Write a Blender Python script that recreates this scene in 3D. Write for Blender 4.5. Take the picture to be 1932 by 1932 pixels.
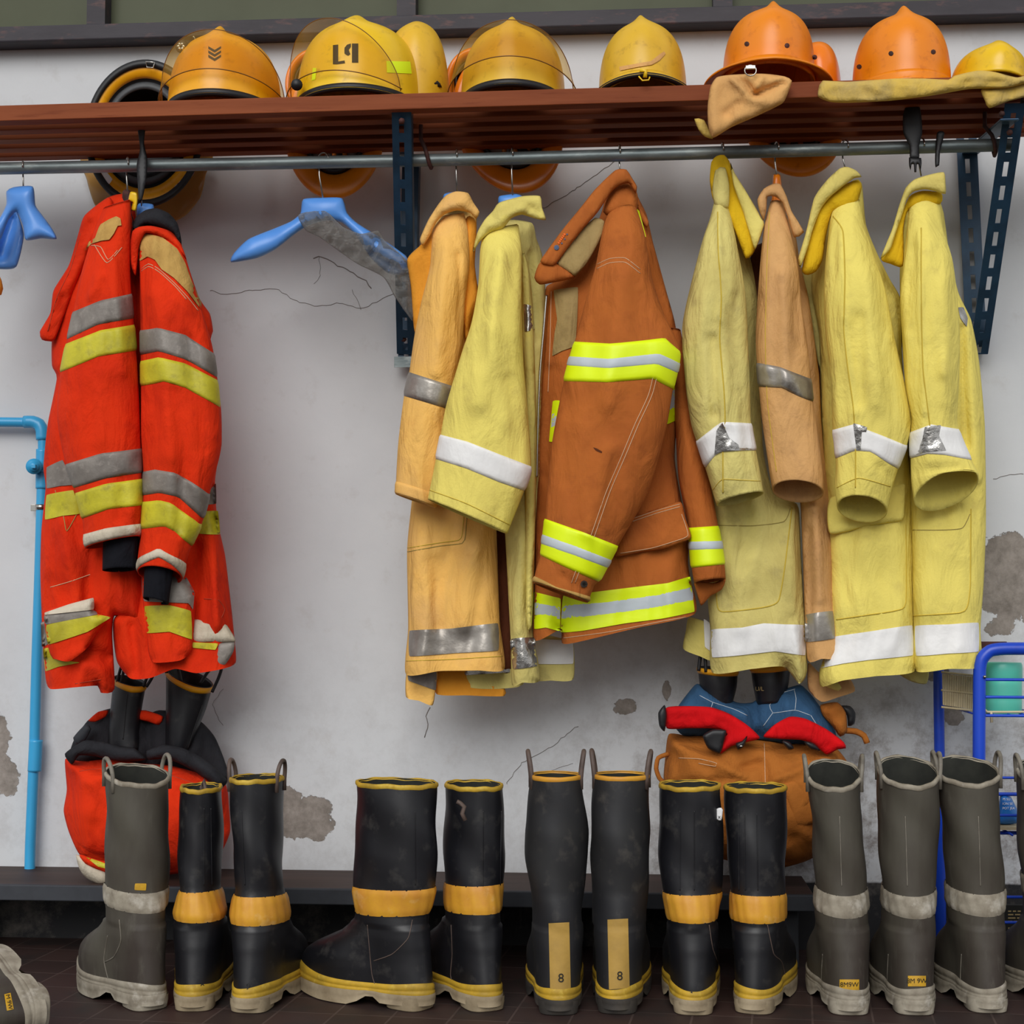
import bpy, math, random
import numpy as np
from mathutils import Vector, Matrix, Euler
from mathutils.geometry import delaunay_2d_cdt
from mathutils.bvhtree import BVHTree
for o in list(bpy.data.objects): bpy.data.objects.remove(o)
C = bpy.context.scene.collection
SC = bpy.context.scene
random.seed(5)
# ---------------------------------------------------------------- camera, world, sun, exposure
F = 3000.0; PITCH = math.radians(3.51); YAW = math.radians(4.3)
CAM = Vector((3.3*math.tan(YAW), -3.3, 0.687))
cd = bpy.data.cameras.new('camera'); cam = bpy.data.objects.new('camera', cd); C.objects.link(cam)
cam.location = CAM; cam.rotation_euler = (math.radians(90)+PITCH, 0, YAW)
cd.sensor_width = 36; cd.lens = F/1932*36; cd.clip_start = 0.05
SC.camera = cam
ROT = Euler((math.radians(90)+PITCH, 0, YAW)).to_matrix()
RN = np.array(ROT); CN = np.array(CAM)
w = bpy.data.worlds.new('world'); SC.world = w; w.use_nodes = True
nt = w.node_tree; bg = nt.nodes['Background']
tc = nt.nodes.new('ShaderNodeTexCoord'); sp = nt.nodes.new('ShaderNodeSeparateXYZ'); rp = nt.nodes.new('ShaderNodeValToRGB')
mr = nt.nodes.new('ShaderNodeMapRange'); mr.inputs[1].default_value = -1; mr.inputs[2].default_value = 1
nt.links.new(tc.outputs['Generated'], sp.inputs[0]); nt.links.new(sp.outputs[2], mr.inputs[0]); nt.links.new(mr.outputs[0], rp.inputs[0])
e = rp.color_ramp.elements
e[0].position = 0.455; e[0].color = (0.045, 0.04, 0.038, 1); e[1].position = 0.95; e[1].color = (0.30, 0.32, 0.36, 1)
x = e.new(0.52); x.color = (0.84, 0.85, 0.86, 1); x = e.new(0.72); x.color = (1.02, 1.03, 1.05, 1)
nt.links.new(rp.outputs[0], bg.inputs[0]); bg.inputs[1].default_value = 0.62
sd = bpy.data.lights.new('sun', 'SUN'); sun = bpy.data.objects.new('sun', sd); C.objects.link(sun)
sd.energy = 1.55; sd.angle = math.radians(40); sd.color = (1, 0.985, 0.96)
sun.rotation_euler = Vector((0.14, 1.0, -0.66)).to_track_quat('-Z', 'Y').to_euler()
SC.view_settings.view_transform = 'Standard'; SC.view_settings.look = 'None'
SC.view_settings.exposure = 0.36; SC.view_settings.gamma = 1.0; SC.view_settings.use_curve_mapping = False
# ---------------------------------------------------------------- helpers
def PA(xy, Y):
    "pixels (n,2) + depth Y (n) -> world points on the plane of that depth"
    xy = np.asarray(xy, float); Y = np.broadcast_to(np.asarray(Y, float), (len(xy),))
    d = np.stack([(xy[:, 0]-966)/F, -(xy[:, 1]-966)/F, -np.ones(len(xy))], 1) @ RN.T
    t = (Y-CN[1])/d[:, 1]
    return CN+d*t[:, None]
def P(x, y, Y): return Vector(PA([(x, y)], [Y])[0])
def FL(x, y, z=0.0):
    d = ROT @ Vector(((x-966)/F, -(y-966)/F, -1)); t = (z-CAM.z)/d.z
    return CAM+d*t
def mpp(Y): return (Y+3.3)/F
def wl(p):
    v = Vector((0, 0, 0))
    while p is not None: v += p.location; p = p.parent
    return v
GEO = {}
def mk(name, V, Fs, mat, parent=None, smooth=True, label=None, mats=None, mi=None):
    V = np.asarray(V, float); me = bpy.data.meshes.new(name)
    off = np.array(wl(parent))
    me.from_pydata((V-off).tolist(), [], [tuple(int(i) for i in f) for f in Fs]); me.update()
    o = bpy.data.objects.new(name, me); C.objects.link(o)
    for m in (mats or [mat]): me.materials.append(m)
    if mi is not None: me.polygons.foreach_set('material_index', mi)
    me.polygons.foreach_set('use_smooth', [smooth]*len(me.polygons))
    if parent: o.parent = parent
    if label: o['label'] = label
    GEO[o.name] = (V, Fs)
    return o
def thing(name, label, cat, loc, group=None):
    o = bpy.data.objects.new(name, None); C.objects.link(o); o.location = loc; o.empty_display_size = .05
    o['label'] = label; o['category'] = cat
    if group: o['group'] = group
    return o
def tag(o, label=None, cat=None, group=None, kind=None):
    for k, v in (('label', label), ('category', cat), ('group', group), ('kind', kind)):
        if v: o[k] = v
    return o
def sharp(o, ang=35):
    try: o.data.set_sharp_from_angle(angle=math.radians(ang))
    except Exception: pass
    return o
def hsh(i, j, s):
    n = np.sin(i*127.1+j*311.7+s*74.7)*43758.5453
    return n-np.floor(n)
def vn(x, y, s=0):
    xi = np.floor(x); yi = np.floor(y); fx = x-xi; fy = y-yi
    fx = fx*fx*(3-2*fx); fy = fy*fy*(3-2*fy)
    a = hsh(xi, yi, s); b = hsh(xi+1, yi, s); c = hsh(xi, yi+1, s); d = hsh(xi+1, yi+1, s)
    return (a+(b-a)*fx+(c-a)*fy+(a-b-c+d)*fx*fy)*2-1
def field(xy, folds=(), amp=0.0, wx=38, wy=190, seed=0, ridge=.5):
    x = xy[:, 0]; y = xy[:, 1]; r = np.zeros(len(xy))
    if amp:
        xx = x+14*vn(x/90, y/90, seed+3)
        n = vn(xx/wx, y/wy, seed); n2 = vn(xx/(wx*.45)+y/260, y/(wy*.5), seed+7)
        r += amp*((1-ridge)*n+ridge*(1-2*np.abs(n)))+amp*.35*n2
    for f in folds:
        x0, y0, x1, y1, wd, dp = f
        dx, dy = x1-x0, y1-y0; L = dx*dx+dy*dy+1e-9
        t = ((x-x0)*dx+(y-y0)*dy)/L; tc_ = np.clip(t, 0, 1)
        d = np.hypot(x-x0-tc_*dx, y-y0-tc_*dy)
        sg = ((x-x0)*dy-(y-y0)*dx)/math.sqrt(L)
        g = np.exp(-(d/wd)**2)
        r += dp*g*(1-.35*np.tanh(sg/wd))
    return r
def resamp(pts, step=6, closed=True, tau=.32):
    pts = np.asarray(pts, float); n = len(pts); out = []
    rng = n if closed else n-1
    for i in range(rng):
        p1 = pts[i]; p2 = pts[(i+1) % n]
        p0 = pts[i-1] if (closed or i > 0) else p1; p3 = pts[(i+2) % n] if (closed or i+2 < n) else p2
        m1 = tau*(p2-p0); m2 = tau*(p3-p1); k = max(1, int(np.hypot(*(p2-p1))/step))
        for j in range(k):
            t = j/k; t2 = t*t; t3 = t2*t
            out.append((2*t3-3*t2+1)*p1+(t3-2*t2+t)*m1+(-2*t3+3*t2)*p2+(t3-t2)*m2)
    if not closed: out.append(pts[-1])
    return np.array(out)
def segdist(q, poly, keep=None):
    a = poly; b = np.roll(poly, -1, 0)
    if keep is not None: a = a[keep]; b = b[keep]
    ab = b-a; L = (ab**2).sum(1)+1e-12
    out = np.empty(len(q))
    for s in range(0, len(q), 2000):
        p = q[s:s+2000, None, :]-a[None]
        t = np.clip((p*ab[None]).sum(2)/L[None], 0, 1)
        out[s:s+2000] = np.sqrt((((p-t[..., None]*ab[None])**2).sum(2)).min(1))
    return out
def inside(q, poly):
    x = q[:, 0]; y = q[:, 1]; r = np.zeros(len(q), bool); n = len(poly)
    for i in range(n):
        x0, y0 = poly[i]; x1, y1 = poly[(i+1) % n]
        if y0 == y1: continue
        c = ((y0 > y) != (y1 > y)) & (x < (x1-x0)*(y-y0)/(y1-y0)+x0); r ^= c
    return r
def trifill(ol, s, ring=2.2):
    mn = ol.min(0); mx = ol.max(0)
    ys = np.arange(mn[1]+s*.5, mx[1], s*.87); pts = []
    for k, yy in enumerate(ys):
        xs = np.arange(mn[0]+(s*.5 if k % 2 else 0), mx[0], s); pts.append(np.stack([xs, np.full(len(xs), yy)], 1))
    q = np.concatenate(pts) if pts else np.zeros((0, 2))
    if len(q):
        q = q[inside(q, ol)]
        if len(q): q = q[segdist(q, ol) > s*.62]
    if ring and len(ol) > 5:
        tg = np.roll(ol, -1, 0)-np.roll(ol, 1, 0); nn = np.stack([-tg[:, 1], tg[:, 0]], 1)/(np.hypot(tg[:, 0], tg[:, 1])[:, None]+1e-9)
        area = np.sum(ol[:, 0]*np.roll(ol[:, 1], -1)-np.roll(ol[:, 0], -1)*ol[:, 1])
        r = ol+nn*ring*(1 if area > 0 else -1)
        r = r[inside(r, ol)]
        if len(r): r = r[segdist(r, ol) > ring*.8]
        q = np.concatenate([q, r]) if len(q) else r
    allp = [Vector(p) for p in ol]+[Vector(p) for p in q]
    res = delaunay_2d_cdt(allp, [], [list(range(len(ol)))], 1, 1e-4)
    return np.array([tuple(v) for v in res[0]]), [list(f) for f in res[2]]
def puff(name, ol, Y, B, mat, parent=None, R=40, folds=(), amp=.003, wx=38, wy=190, seed=0, s=7, tau=.32, back=.6, gx=0, gy=0, label=None, ridge=.5, hem=None):
    """inflated cloth / rubber form with the given silhouette: front and back skins that meet at the edge"""
    o = resamp(ol, s*.9, True, tau); q, fs = trifill(o, s)
    amp = amp*1.55; dB = segdist(q, o); d = dB; c0 = o.mean(0)
    if hem is not None:                              # open lower edge: the two skins stay apart there
        nx = np.roll(o, -1, 0); e_ = nx-o; keep = ~(((o[:, 1]+nx[:, 1])/2 > hem) & (np.abs(e_[:, 0]) > np.abs(e_[:, 1])*1.0)); d = segdist(q, o, keep)
    t = np.clip(d/R, 0, 1); f = np.sqrt(np.maximum(0, 1-(1-t)**2)); bd = (dB < .05) & (d < 1.5)
    Y0 = (Y(q) if callable(Y) else Y)+gx*(q[:, 0]-c0[0])+gy*(q[:, 1]-c0[1])+.0022*np.sin(q[:, 0]*.09+seed)+.002*np.sin(q[:, 1]*.05+seed*2)
    wr = field(q, folds, amp, wx, wy, seed, ridge)*np.clip(d/9, 0, 1)
    Yf = Y0-B*f-wr; Yb = Y0+B*back*f-wr*.5
    n = len(q); idx = np.arange(n); bi = idx.copy(); nb = np.where(~bd)[0]; bi[nb] = n+np.arange(len(nb))
    V = np.concatenate([PA(q, Yf), PA(q[nb], Yb[nb])])
    Fs = []
    for t3 in fs:
        a, b, c = [q[i] for i in t3]; cr = (b[0]-a[0])*(c[1]-a[1])-(b[1]-a[1])*(c[0]-a[0])
        t3 = t3 if cr < 0 else t3[::-1]
        Fs.append(t3); Fs.append([int(bi[i]) for i in t3[::-1]])
    return mk(name, V, Fs, mat, parent, True, label)
class Loft:
    """sleeve-like tube through stations (Lx,Ly,Rx,Ry,Y,T,tilt)"""
    def __init__(s, st, folds=(), amp=.003, wx=30, wy=160, seed=0, nu=44, step=7, ex=1.0, ridge=.5):
        st = np.array([list(a)+[0]*(7-len(a)) for a in st], float)
        L = [0]
        for i in range(1, len(st)): L.append(max(1, int(np.hypot(*((st[i, :2]+st[i, 2:4]-st[i-1, :2]-st[i-1, 2:4])/2))/step)))
        out = []
        n = len(st)
        for i in range(n-1):
            p0 = st[max(i-1, 0)]; p1 = st[i]; p2 = st[i+1]; p3 = st[min(i+2, n-1)]
            for j in range(L[i+1]):
                t = j/L[i+1]; t2 = t*t; t3 = t2*t; m1 = .4*(p2-p0); m2 = .4*(p3-p1)
                out.append((2*t3-3*t2+1)*p1+(t3-2*t2+t)*m1+(-2*t3+3*t2)*p2+(t3-t2)*m2)
        out.append(st[-1]); s.S = np.array(out); s.folds = folds; s.amp = amp*1.45; s.wx = wx; s.wy = wy; s.seed = seed; s.nu = nu; s.ex = ex; s.ridge = ridge
    def row(s, vi, a):
        "vi float row index array, a angle array -> px, Y"
        vi = np.clip(vi, 0, len(s.S)-1); i0 = np.minimum(np.floor(vi).astype(int), len(s.S)-2); t = (vi-i0)[:, None]
        q = s.S[i0]*(1-t)+s.S[i0+1]*t
        ca = np.cos(a); sa = np.sin(a); sp_ = np.sign(sa)*np.abs(sa)**s.ex
        c = (q[:, :2]+q[:, 2:4])/2; h = (q[:, 2:4]-q[:, :2])/2
        xy = c+h*ca[:, None]; xy[:, 1] -= q[:, 6]*sp_
        fr = np.clip(sa, -.5, 1)
        Y = q[:, 4]-q[:, 5]*sp_-field(xy, s.folds, s.amp, s.wx, s.wy, s.seed, s.ridge)*fr
        return xy, Y
    def grid(s, va, vb, nv, off=0.0):
        "va, vb functions of cos(a) giving row positions; returns verts and quads"
        A = np.linspace(0, 2*math.pi, s.nu, endpoint=False); V = []
        for k in range(nv+1):
            t = k/nv; ca = np.cos(A); v = va(ca)*(1-t)+vb(ca)*t
            xy, Y = s.row(v, A)
            i0 = np.clip(v.astype(int), 0, len(s.S)-1); c = (s.S[i0, :2]+s.S[i0, 2:4])/2
            if off:
                e = 0.25+0.75*min(1, min(t, 1-t)*nv) if nv > 2 else 1
                dv = (xy-c); ln = np.hypot(dv[:, 0], dv[:, 1])+1e-6
                xy = xy+dv/ln[:, None]*np.abs(np.cos(A))[:, None]*(off*e*F/3.0)
                Y = Y-off*e*np.sin(A)
            V.append(PA(xy, Y))
        V = np.concatenate(V); n = s.nu
        Fs = [(k*n+j, (k+1)*n+j, (k+1)*n+(j+1) % n, k*n+(j+1) % n) for k in range(nv) for j in range(n)]
        return V, Fs
    def build(s, name, mat, parent=None, cap=True, thick=.0025, label=None):
        N = len(s.S)-1; V, Fs = s.grid(lambda c: c*0, lambda c: c*0+N, N)
        Fs = [f[::-1] for f in Fs]
        if cap: V = np.concatenate([V, V[:s.nu].mean(0)[None]]); k = len(V)-1; Fs += [(j, (j+1) % s.nu, k) for j in range(s.nu)]
        o = mk(name, V, Fs, mat, parent, True, label)
        if thick: m = o.modifiers.new('s', 'SOLIDIFY'); m.thickness = thick; m.offset = -1
        return o
    def find(s, p):
        p = np.array(p, float); c = (s.S[:, :2]+s.S[:, 2:4])/2; h = (s.S[:, 2:4]-s.S[:, :2])/2
        best = None
        for i in range(len(s.S)-1):
            for t in (0, .25, .5, .75):
                cc = c[i]*(1-t)+c[i+1]*t; hh = h[i]*(1-t)+h[i+1]*t; tl = s.S[i, 6]*(1-t)+s.S[i+1, 6]*t
                co = float(np.dot(p-cc, hh)/np.dot(hh, hh)); co = max(-1, min(1, co))
                for _ in range(2):
                    r = p-(cc+hh*co); r[1] += tl*math.sqrt(max(0, 1-co*co))
                d = r[0]**2+r[1]**2
                if best is None or d < best[0]: best = (d, co, i+t)
        return best[1], best[2]
    def band(s, name, top, bot, mat, parent, off=.0022, label=None):
        def fn(pts):
            q = sorted(s.find(p) for p in pts); xs = [a[0] for a in q]; ys = [a[1] for a in q]
            return lambda c: np.interp(c, xs, ys)
        a = fn(top); b = fn(bot); nv = max(3, int(abs(np.mean(b(np.array([-1, 0, 1]))-a(np.array([-1, 0, 1])))))+1)
        V, Fs = s.grid(a, b, nv, off)
        o = mk(name, V, [f[::-1] for f in Fs], mat, parent, True, label)
        m = o.modifiers.new('s', 'SOLIDIFY'); m.thickness = .001; m.offset = -1
        return o
def bvh(hosts):
    V = []; Fs = []
    for h in hosts:
        v, f = GEO[h.name]; b = len(V); V += [Vector(p) for p in v]; Fs += [tuple(int(i)+b for i in q) for q in f]
    return BVHTree.FromPolygons(V, Fs)
def project(T, q, off, drop=False):
    dirs = (np.stack([(q[:, 0]-966)/F, -(q[:, 1]-966)/F, -np.ones(len(q))], 1) @ RN.T)
    out = [None]*len(q); ds = []
    off = np.broadcast_to(off, (len(q),))
    for i, d in enumerate(dirs):
        d = Vector(d).normalized(); hit, n, k, dist = T.ray_cast(CAM, d)
        if hit is not None: out[i] = (hit, d, dist); ds.append(dist)
    m = float(np.median(ds)) if ds else 3.0
    R = []
    for i, d in enumerate(dirs):
        if out[i] is None:
            if drop: continue
            d = Vector(d).normalized(); p = CAM+d*m
            hit, n, k, dist = T.find_nearest(p)
            dd = (hit-CAM).length if hit is not None else m
            R.append(CAM+d*(dd-off[i]))
        else:
            R.append(out[i][0]-out[i][1]*off[i])
    return np.array([tuple(p) for p in R])
def decal(name, hosts, pts, mat, parent=None, off=.003, s=5, tau=.1, label=None, edge=.8):
    T = bvh(hosts); o = resamp(pts, min(s, 4), True, tau); q, fs = trifill(o, s, 0)
    d = segdist(q, o); of = np.where(d < .05, off*edge, off)
    V = project(T, q, of); Fs = []
    for t3 in fs:
        a, b, c = [q[i] for i in t3]; cr = (b[0]-a[0])*(c[1]-a[1])-(b[1]-a[1])*(c[0]-a[0])
        Fs.append(t3 if cr < 0 else t3[::-1])
    return mk(name, V, Fs, mat, parent or hosts[0], True, label)
def tube(name, pts, r, mat, parent=None, n=8, closed=False, label=None, caps=True, flat=1.0):
    pts = [Vector(p) for p in pts]; m = len(pts); V = []; Fs = []
    rs = r if hasattr(r, '__len__') else [r]*m; up = None
    for i, p in enumerate(pts):
        a = pts[i-1] if (i > 0 or closed) else p; b = pts[(i+1) % m] if (i < m-1 or closed) else p
        t = (b-a).normalized() if (b-a).length > 1e-9 else Vector((0, 0, 1))
        if up is None: up = t.orthogonal().normalized()
        up = (up-t*up.dot(t)); up = up.normalized() if up.length > 1e-6 else t.orthogonal().normalized()
        sd_ = t.cross(up)
        for k in range(n):
            an = 2*math.pi*k/n; V.append(p+(up*math.cos(an)*flat+sd_*math.sin(an))*rs[i])
    for i in range(m if closed else m-1):
        for k in range(n): j = (i+1) % m; Fs.append((i*n+k, i*n+(k+1) % n, j*n+(k+1) % n, j*n+k))
    if caps and not closed: Fs += [tuple(range(n))[::-1], tuple(range((m-1)*n, m*n))]
    return mk(name, [tuple(v) for v in V], Fs, mat, parent, True, label)
def pxtube(name, pts, Y, r, mat, parent=None, **k):
    sm = resamp(pts, 6, False, .3); Y = np.linspace(Y[0], Y[1], len(sm)) if hasattr(Y, '__len__') else Y
    return tube(name, PA(sm, Y), r, mat, parent, **k)
def seam(hosts, pts, mat, parent=None, r=.0008, name='stitching', tau=.3):
    T = bvh(hosts); q = resamp(pts, 6, False, tau); V = project(T, q, .0004, True)
    if len(V) < 2: return None
    return tube(name, V, r, mat, parent or hosts[0], n=5)
def box(name, c, sz, mat, parent=None, rot=None, bev=0.0, label=None):
    c = Vector(c); hx, hy, hz = [v/2 for v in sz]; M = rot or Matrix.Identity(3)
    V = [c+M @ Vector((x*hx, y*hy, z*hz)) for x in (-1, 1) for y in (-1, 1) for z in (-1, 1)]
    Fs = [(0, 1, 3, 2), (4, 6, 7, 5), (0, 4, 5, 1), (2, 3, 7, 6), (0, 2, 6, 4), (1, 5, 7, 3)]
    o = mk(name, [tuple(v) for v in V], Fs, mat, parent, False, label)
    if bev: m = o.modifiers.new('b', 'BEVEL'); m.width = bev; m.segments = 2
    return o
def beam(name, a, b, wd, th, mat, parent=None, side=Vector((1, 0, 0)), bev=.002, label=None):
    a = Vector(a); b = Vector(b); z = (b-a).normalized(); x_ = (side-z*side.dot(z)).normalized(); y_ = z.cross(x_)
    M = Matrix((x_, y_, z)).transposed()
    return box(name, (a+b)/2, (wd, th, (b-a).length), mat, parent, M, bev, label)
def text(name, s, hosts, cx, cy, h, mat, parent=None, rot=0, flipx=False, off=.0025, label=None):
    cu = bpy.data.curves.new('t', 'FONT'); cu.body = s; cu.align_x = 'CENTER'; cu.align_y = 'CENTER'; cu.size = 1
    to = bpy.data.objects.new('t', cu); C.objects.link(to)
    me = bpy.data.meshes.new_from_object(to)
    v = np.array([tuple(p.co)[:2] for p in me.vertices]); fs = [tuple(p.vertices) for p in me.polygons]
    bpy.data.objects.remove(to)
    k = h/.72; c, s_ = math.cos(math.radians(rot)), math.sin(math.radians(rot)); fx = -1 if flipx else 1
    X = v[:, 0]*k*fx; Yv = -v[:, 1]*k
    q = np.stack([cx+X*c-Yv*s_, cy+X*s_+Yv*c], 1)
    return mk(name, project(bvh(hosts), q, off), fs, mat, parent or hosts[0], False, label)
# ---------------------------------------------------------------- materials
def lin(h):
    if not isinstance(h, str): return tuple(h)+(1,)
    r = [int(h[i:i+2], 16)/255 for i in (0, 2, 4)]
    return tuple(v/12.92 if v <= .04045 else ((v+.055)/1.055)**2.4 for v in r)+(1,)
def N(nt, t, **k):
    n = nt.nodes.new('ShaderNode'+t)
    for a, b in k.items(): setattr(n, a, b)
    return n
def mat(name, c1, c2=None, sc=6, amt=(.45, .7), rough=.6, metal=0, bump=.0, bsc=200, spec=.5, c3=None, sc3=30, coat=0, weave=0, stretch=(1, 1, 1), sheen=0, c3hi=.8, crumple=0):
    m = bpy.data.materials.new(name); m.use_nodes = True; nt = m.node_tree; b = nt.nodes['Principled BSDF']
    b.inputs['Base Color'].default_value = lin(c1); b.inputs['Roughness'].default_value = rough; b.inputs['Metallic'].default_value = metal
    b.inputs['Specular IOR Level'].default_value = spec; b.inputs['Coat Weight'].default_value = coat
    if sheen: b.inputs['Sheen Weight'].default_value = sheen
    t = N(nt, 'TexCoord'); mp = N(nt, 'Mapping'); mp.inputs['Scale'].default_value = stretch; nt.links.new(t.outputs['Object'], mp.inputs[0])
    last = None
    for col, s_, lo, hi, det in ((c2, sc, amt[0], amt[1], 6), (c3, sc3, .56, c3hi, 8)):
        if col is None: continue
        n = N(nt, 'TexNoise'); n.inputs['Scale'].default_value = s_; n.inputs['Detail'].default_value = det; n.inputs['Roughness'].default_value = .62
        nt.links.new(mp.outputs[0], n.inputs['Vector'])
        r = N(nt, 'MapRange'); r.inputs[1].default_value = lo; r.inputs[2].default_value = hi; nt.links.new(n.outputs[0], r.inputs[0])
        mx = N(nt, 'Mix', data_type='RGBA'); nt.links.new(r.outputs[0], mx.inputs[0])
        if last is None: mx.inputs[6].default_value = lin(c1)
        else: nt.links.new(last, mx.inputs[6])
        mx.inputs[7].default_value = lin(col); last = mx.outputs[2]
    if last is not None: nt.links.new(last, b.inputs['Base Color'])
    if bump or weave:
        n = N(nt, 'TexNoise'); n.inputs['Scale'].default_value = bsc; n.inputs['Detail'].default_value = 4; nt.links.new(mp.outputs[0], n.inputs['Vector'])
        src = n.outputs[0]
        if weave:
            w1 = N(nt, 'TexWave', bands_direction='X'); w2 = N(nt, 'TexWave', bands_direction='Z')
            for w_ in (w1, w2): w_.inputs['Scale'].default_value = weave; w_.inputs['Distortion'].default_value = .6; nt.links.new(t.outputs['Object'], w_.inputs[0])
            a = N(nt, 'Math', operation='MAXIMUM'); nt.links.new(w1.outputs[1], a.inputs[0]); nt.links.new(w2.outputs[1], a.inputs[1])
            ad = N(nt, 'Math', operation='ADD'); nt.links.new(a.outputs[0], ad.inputs[0]); nt.links.new(src, ad.inputs[1]); src = ad.outputs[0]
        bp = N(nt, 'Bump'); bp.inputs['Strength'].default_value = bump or .3; bp.inputs['Distance'].default_value = .002
        nt.links.new(src, bp.inputs['Height']); nt.links.new(bp.outputs[0], b.inputs['Normal'])
    if crumple:
        mp2 = N(nt, 'Mapping'); mp2.inputs['Scale'].default_value = (1, 1, .45); mp2.inputs['Rotation'].default_value = (0, .12, 0); nt.links.new(t.outputs['Object'], mp2.inputs[0])
        n = N(nt, 'TexNoise'); n.inputs['Scale'].default_value = 17; n.inputs['Detail'].default_value = 4; n.inputs['Roughness'].default_value = .5; n.inputs['Distortion'].default_value = .6
        nt.links.new(mp2.outputs[0], n.inputs['Vector']); b2 = N(nt, 'Bump'); b2.inputs['Strength'].default_value = crumple; b2.inputs['Distance'].default_value = .03
        nt.links.new(n.outputs[0], b2.inputs['Height'])
        if b.inputs['Normal'].links: nt.links.new(b.inputs['Normal'].links[0].from_node.outputs[0], b2.inputs['Normal']) if False else nt.links.new(b2.outputs[0], bp.inputs['Normal'])
        else: nt.links.new(b2.outputs[0], b.inputs['Normal'])
    return m
def fab(name, c1, c2, c3=None, sc=5, amt=(.42, .72), weave=0, sc3=22): return mat(name, c1, c2, sc, amt, .88, 0, .28, 330, .2, c3, sc3, 0, weave, c3hi=.95, crumple=.5)
M = {}
M['red'] = fab('red_cloth', 'e03208', 'c42405', 'b01e06', 6)
M['red_dark'] = fab('dark_red_cloth', 'b32209', '8f1a08')
M['yel'] = fab('straw_yellow_cloth', 'e4d476', 'cfbb68', 'ead34f', 5)
M['yel2'] = fab('lemon_yellow_cloth', 'ecda70', 'd8c768', 'c8b463', 5, (.5, .8))
M['yel3'] = fab('dusty_yellow_cloth', 'ded07e', 'bfae66', 'a39261', 6, (.4, .7))
M['yelin'] = fab('deep_yellow_cloth', 'e3ba1e', 'd3a81a', None, 6)
M['amber'] = fab('amber_cloth', 'f3be66', 'deae70', 'd79c50', 5, (.45, .75))
M['amberin'] = fab('orange_lining_cloth', 'e89c32', 'd88c28', None, 6)
M['tan'] = fab('tan_cloth', 'd9a76c', 'c0905e', 'a67c54', 7, (.4, .7))
M['brown'] = fab('rust_brown_ripstop', 'b8672c', 'a85a28', '8d4a22', 8, (.4, .75), 150)
M['brown_in'] = fab('dark_brown_lining', '5b2f1a', '4a2615')
M['brownpants'] = fab('brown_duck_cloth', 'b06a2a', '9c5a22', '85501f', 7, (.4, .7), 120)
M['suede'] = fab('tan_suede_patch', 'c09a56', 'ad884a', '9b7840', 30, (.4, .7))
M['suede2'] = fab('khaki_leather_patch', 'a8905e', '9b8455', '6d5a3a', 20)
M['beige'] = fab('beige_trim', 'cfc4b0', 'a89c86', '857a66', 12)
M['navy'] = fab('navy_knit', '14151c', '0c0d14', None, 20)
M['black_cloth'] = fab('charcoal_lining_cloth', '2a2a2e', '1c1c20', None, 10)
M['silver_old'] = mat('worn_grey_reflective_tape', '8f8880', '6f6862', 14, (.35, .65), .55, .15, .35, 120, .5, 'a49c94', 60)
M['silver'] = mat('silver_reflective_tape', 'a9a39b', '7a736b', 10, (.4, .65), .38, .55, .5, 60, .5, 'c9c6c0', 30)
M['foil'] = mat('crinkled_foil', 'c8c6c2', '9a9792', 25, (.4, .6), .22, .85, .9, 90)
M['white_tape'] = mat('white_reflective_tape', 'efeeec', 'dfdedb', 12, (.4, .8), .6, 0, .7, 38, crumple=.2)
M['lime_old'] = mat('worn_yellow_tape', 'cfc52c', 'a39a26', 9, (.42, .7), .55, 0, .3, 150, .4, '8a8030', 30)
M['neon'] = mat('neon_yellow_tape', 'eaff06', 'e0fb08', 6, (.4, .8), .5, 0, .1, 150); 
M['greytape'] = mat('pale_grey_tape', 'c3ccd2', 'b3bcc3', 6, (.4, .8), .5, 0, .1, 150)
M['thread'] = mat('pale_thread', 'cfa884', rough=.9); M['thread_y'] = mat('yellow_thread', 'c9ae3c', rough=.9); M['thread_d'] = mat('dark_thread', 'a08f4c', rough=.9)
M['thread_r'] = mat('red_thread', 'a83a20', rough=.9)
M['hanger'] = mat('blue_plastic', '5b98e6', '4f8cdc', 5, (.4, .8), .38, 0, .05, 80)
M['chrome'] = mat('steel_wire', 'b5b2ac', rough=.25, metal=1)
M['galv'] = mat('galvanised_pipe', '8b9494', '697374', 22, (.4, .65), .45, .6, .2, 90, .5, 'b0b6b2', 60, stretch=(.3, 1, 1))
M['rust'] = mat('rusty_iron', '5b3530', '3a2420', 40, (.4, .6), .75, .3)
M['wood'] = mat('red_brown_varnished_wood', '935030', '763a20', 9, (.35, .7), .6, 0, .2, 60, .12, '5f2511', 50, stretch=(.15, 2, 2))
M['benchwood'] = mat('dark_bench_wood', '443029', '2f211b', 9, (.35, .7), .6, 0, .2, 60, .3, stretch=(.2, 2, 2))
M['slate'] = mat('grey_blue_painted_edge', '33363c', '24262c', 14, (.4, .7), .7)
M['navymetal'] = mat('dark_blue_painted_steel', '26455f', '1d3347', 18, (.45, .7), .38, .2, .05, 80)
M['slot'] = mat('slot_shadow_steel', '1a222c', rough=.7)
M['hy'] = mat('amber_yellow_shell', 'f2aa14', 'e39c0e', 7, (.45, .75), .33, 0, .04, 60, .5, 'c9850c', 60)
M['hy2'] = mat('bright_yellow_shell', 'f0c41c', 'e4b416', 7, (.45, .75), .33, 0, .04, 60, .5, 'b8901c', 50)
M['hy3'] = mat('scuffed_yellow_shell', 'e2b42c', 'd0a024', 9, (.42, .72), .4, 0, .06, 60, .5, 'a67c1c', 40)
M['ho'] = mat('orange_shell', 'f08a0c', 'e57e0a', 7, (.45, .75), .38, 0, .04, 60, .5, 'c8660a', 45)
M['ho2'] = mat('deep_orange_shell', 'ee8218', 'd96f12', 8, (.45, .75), .25, 0, .04, 60, .5)
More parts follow.
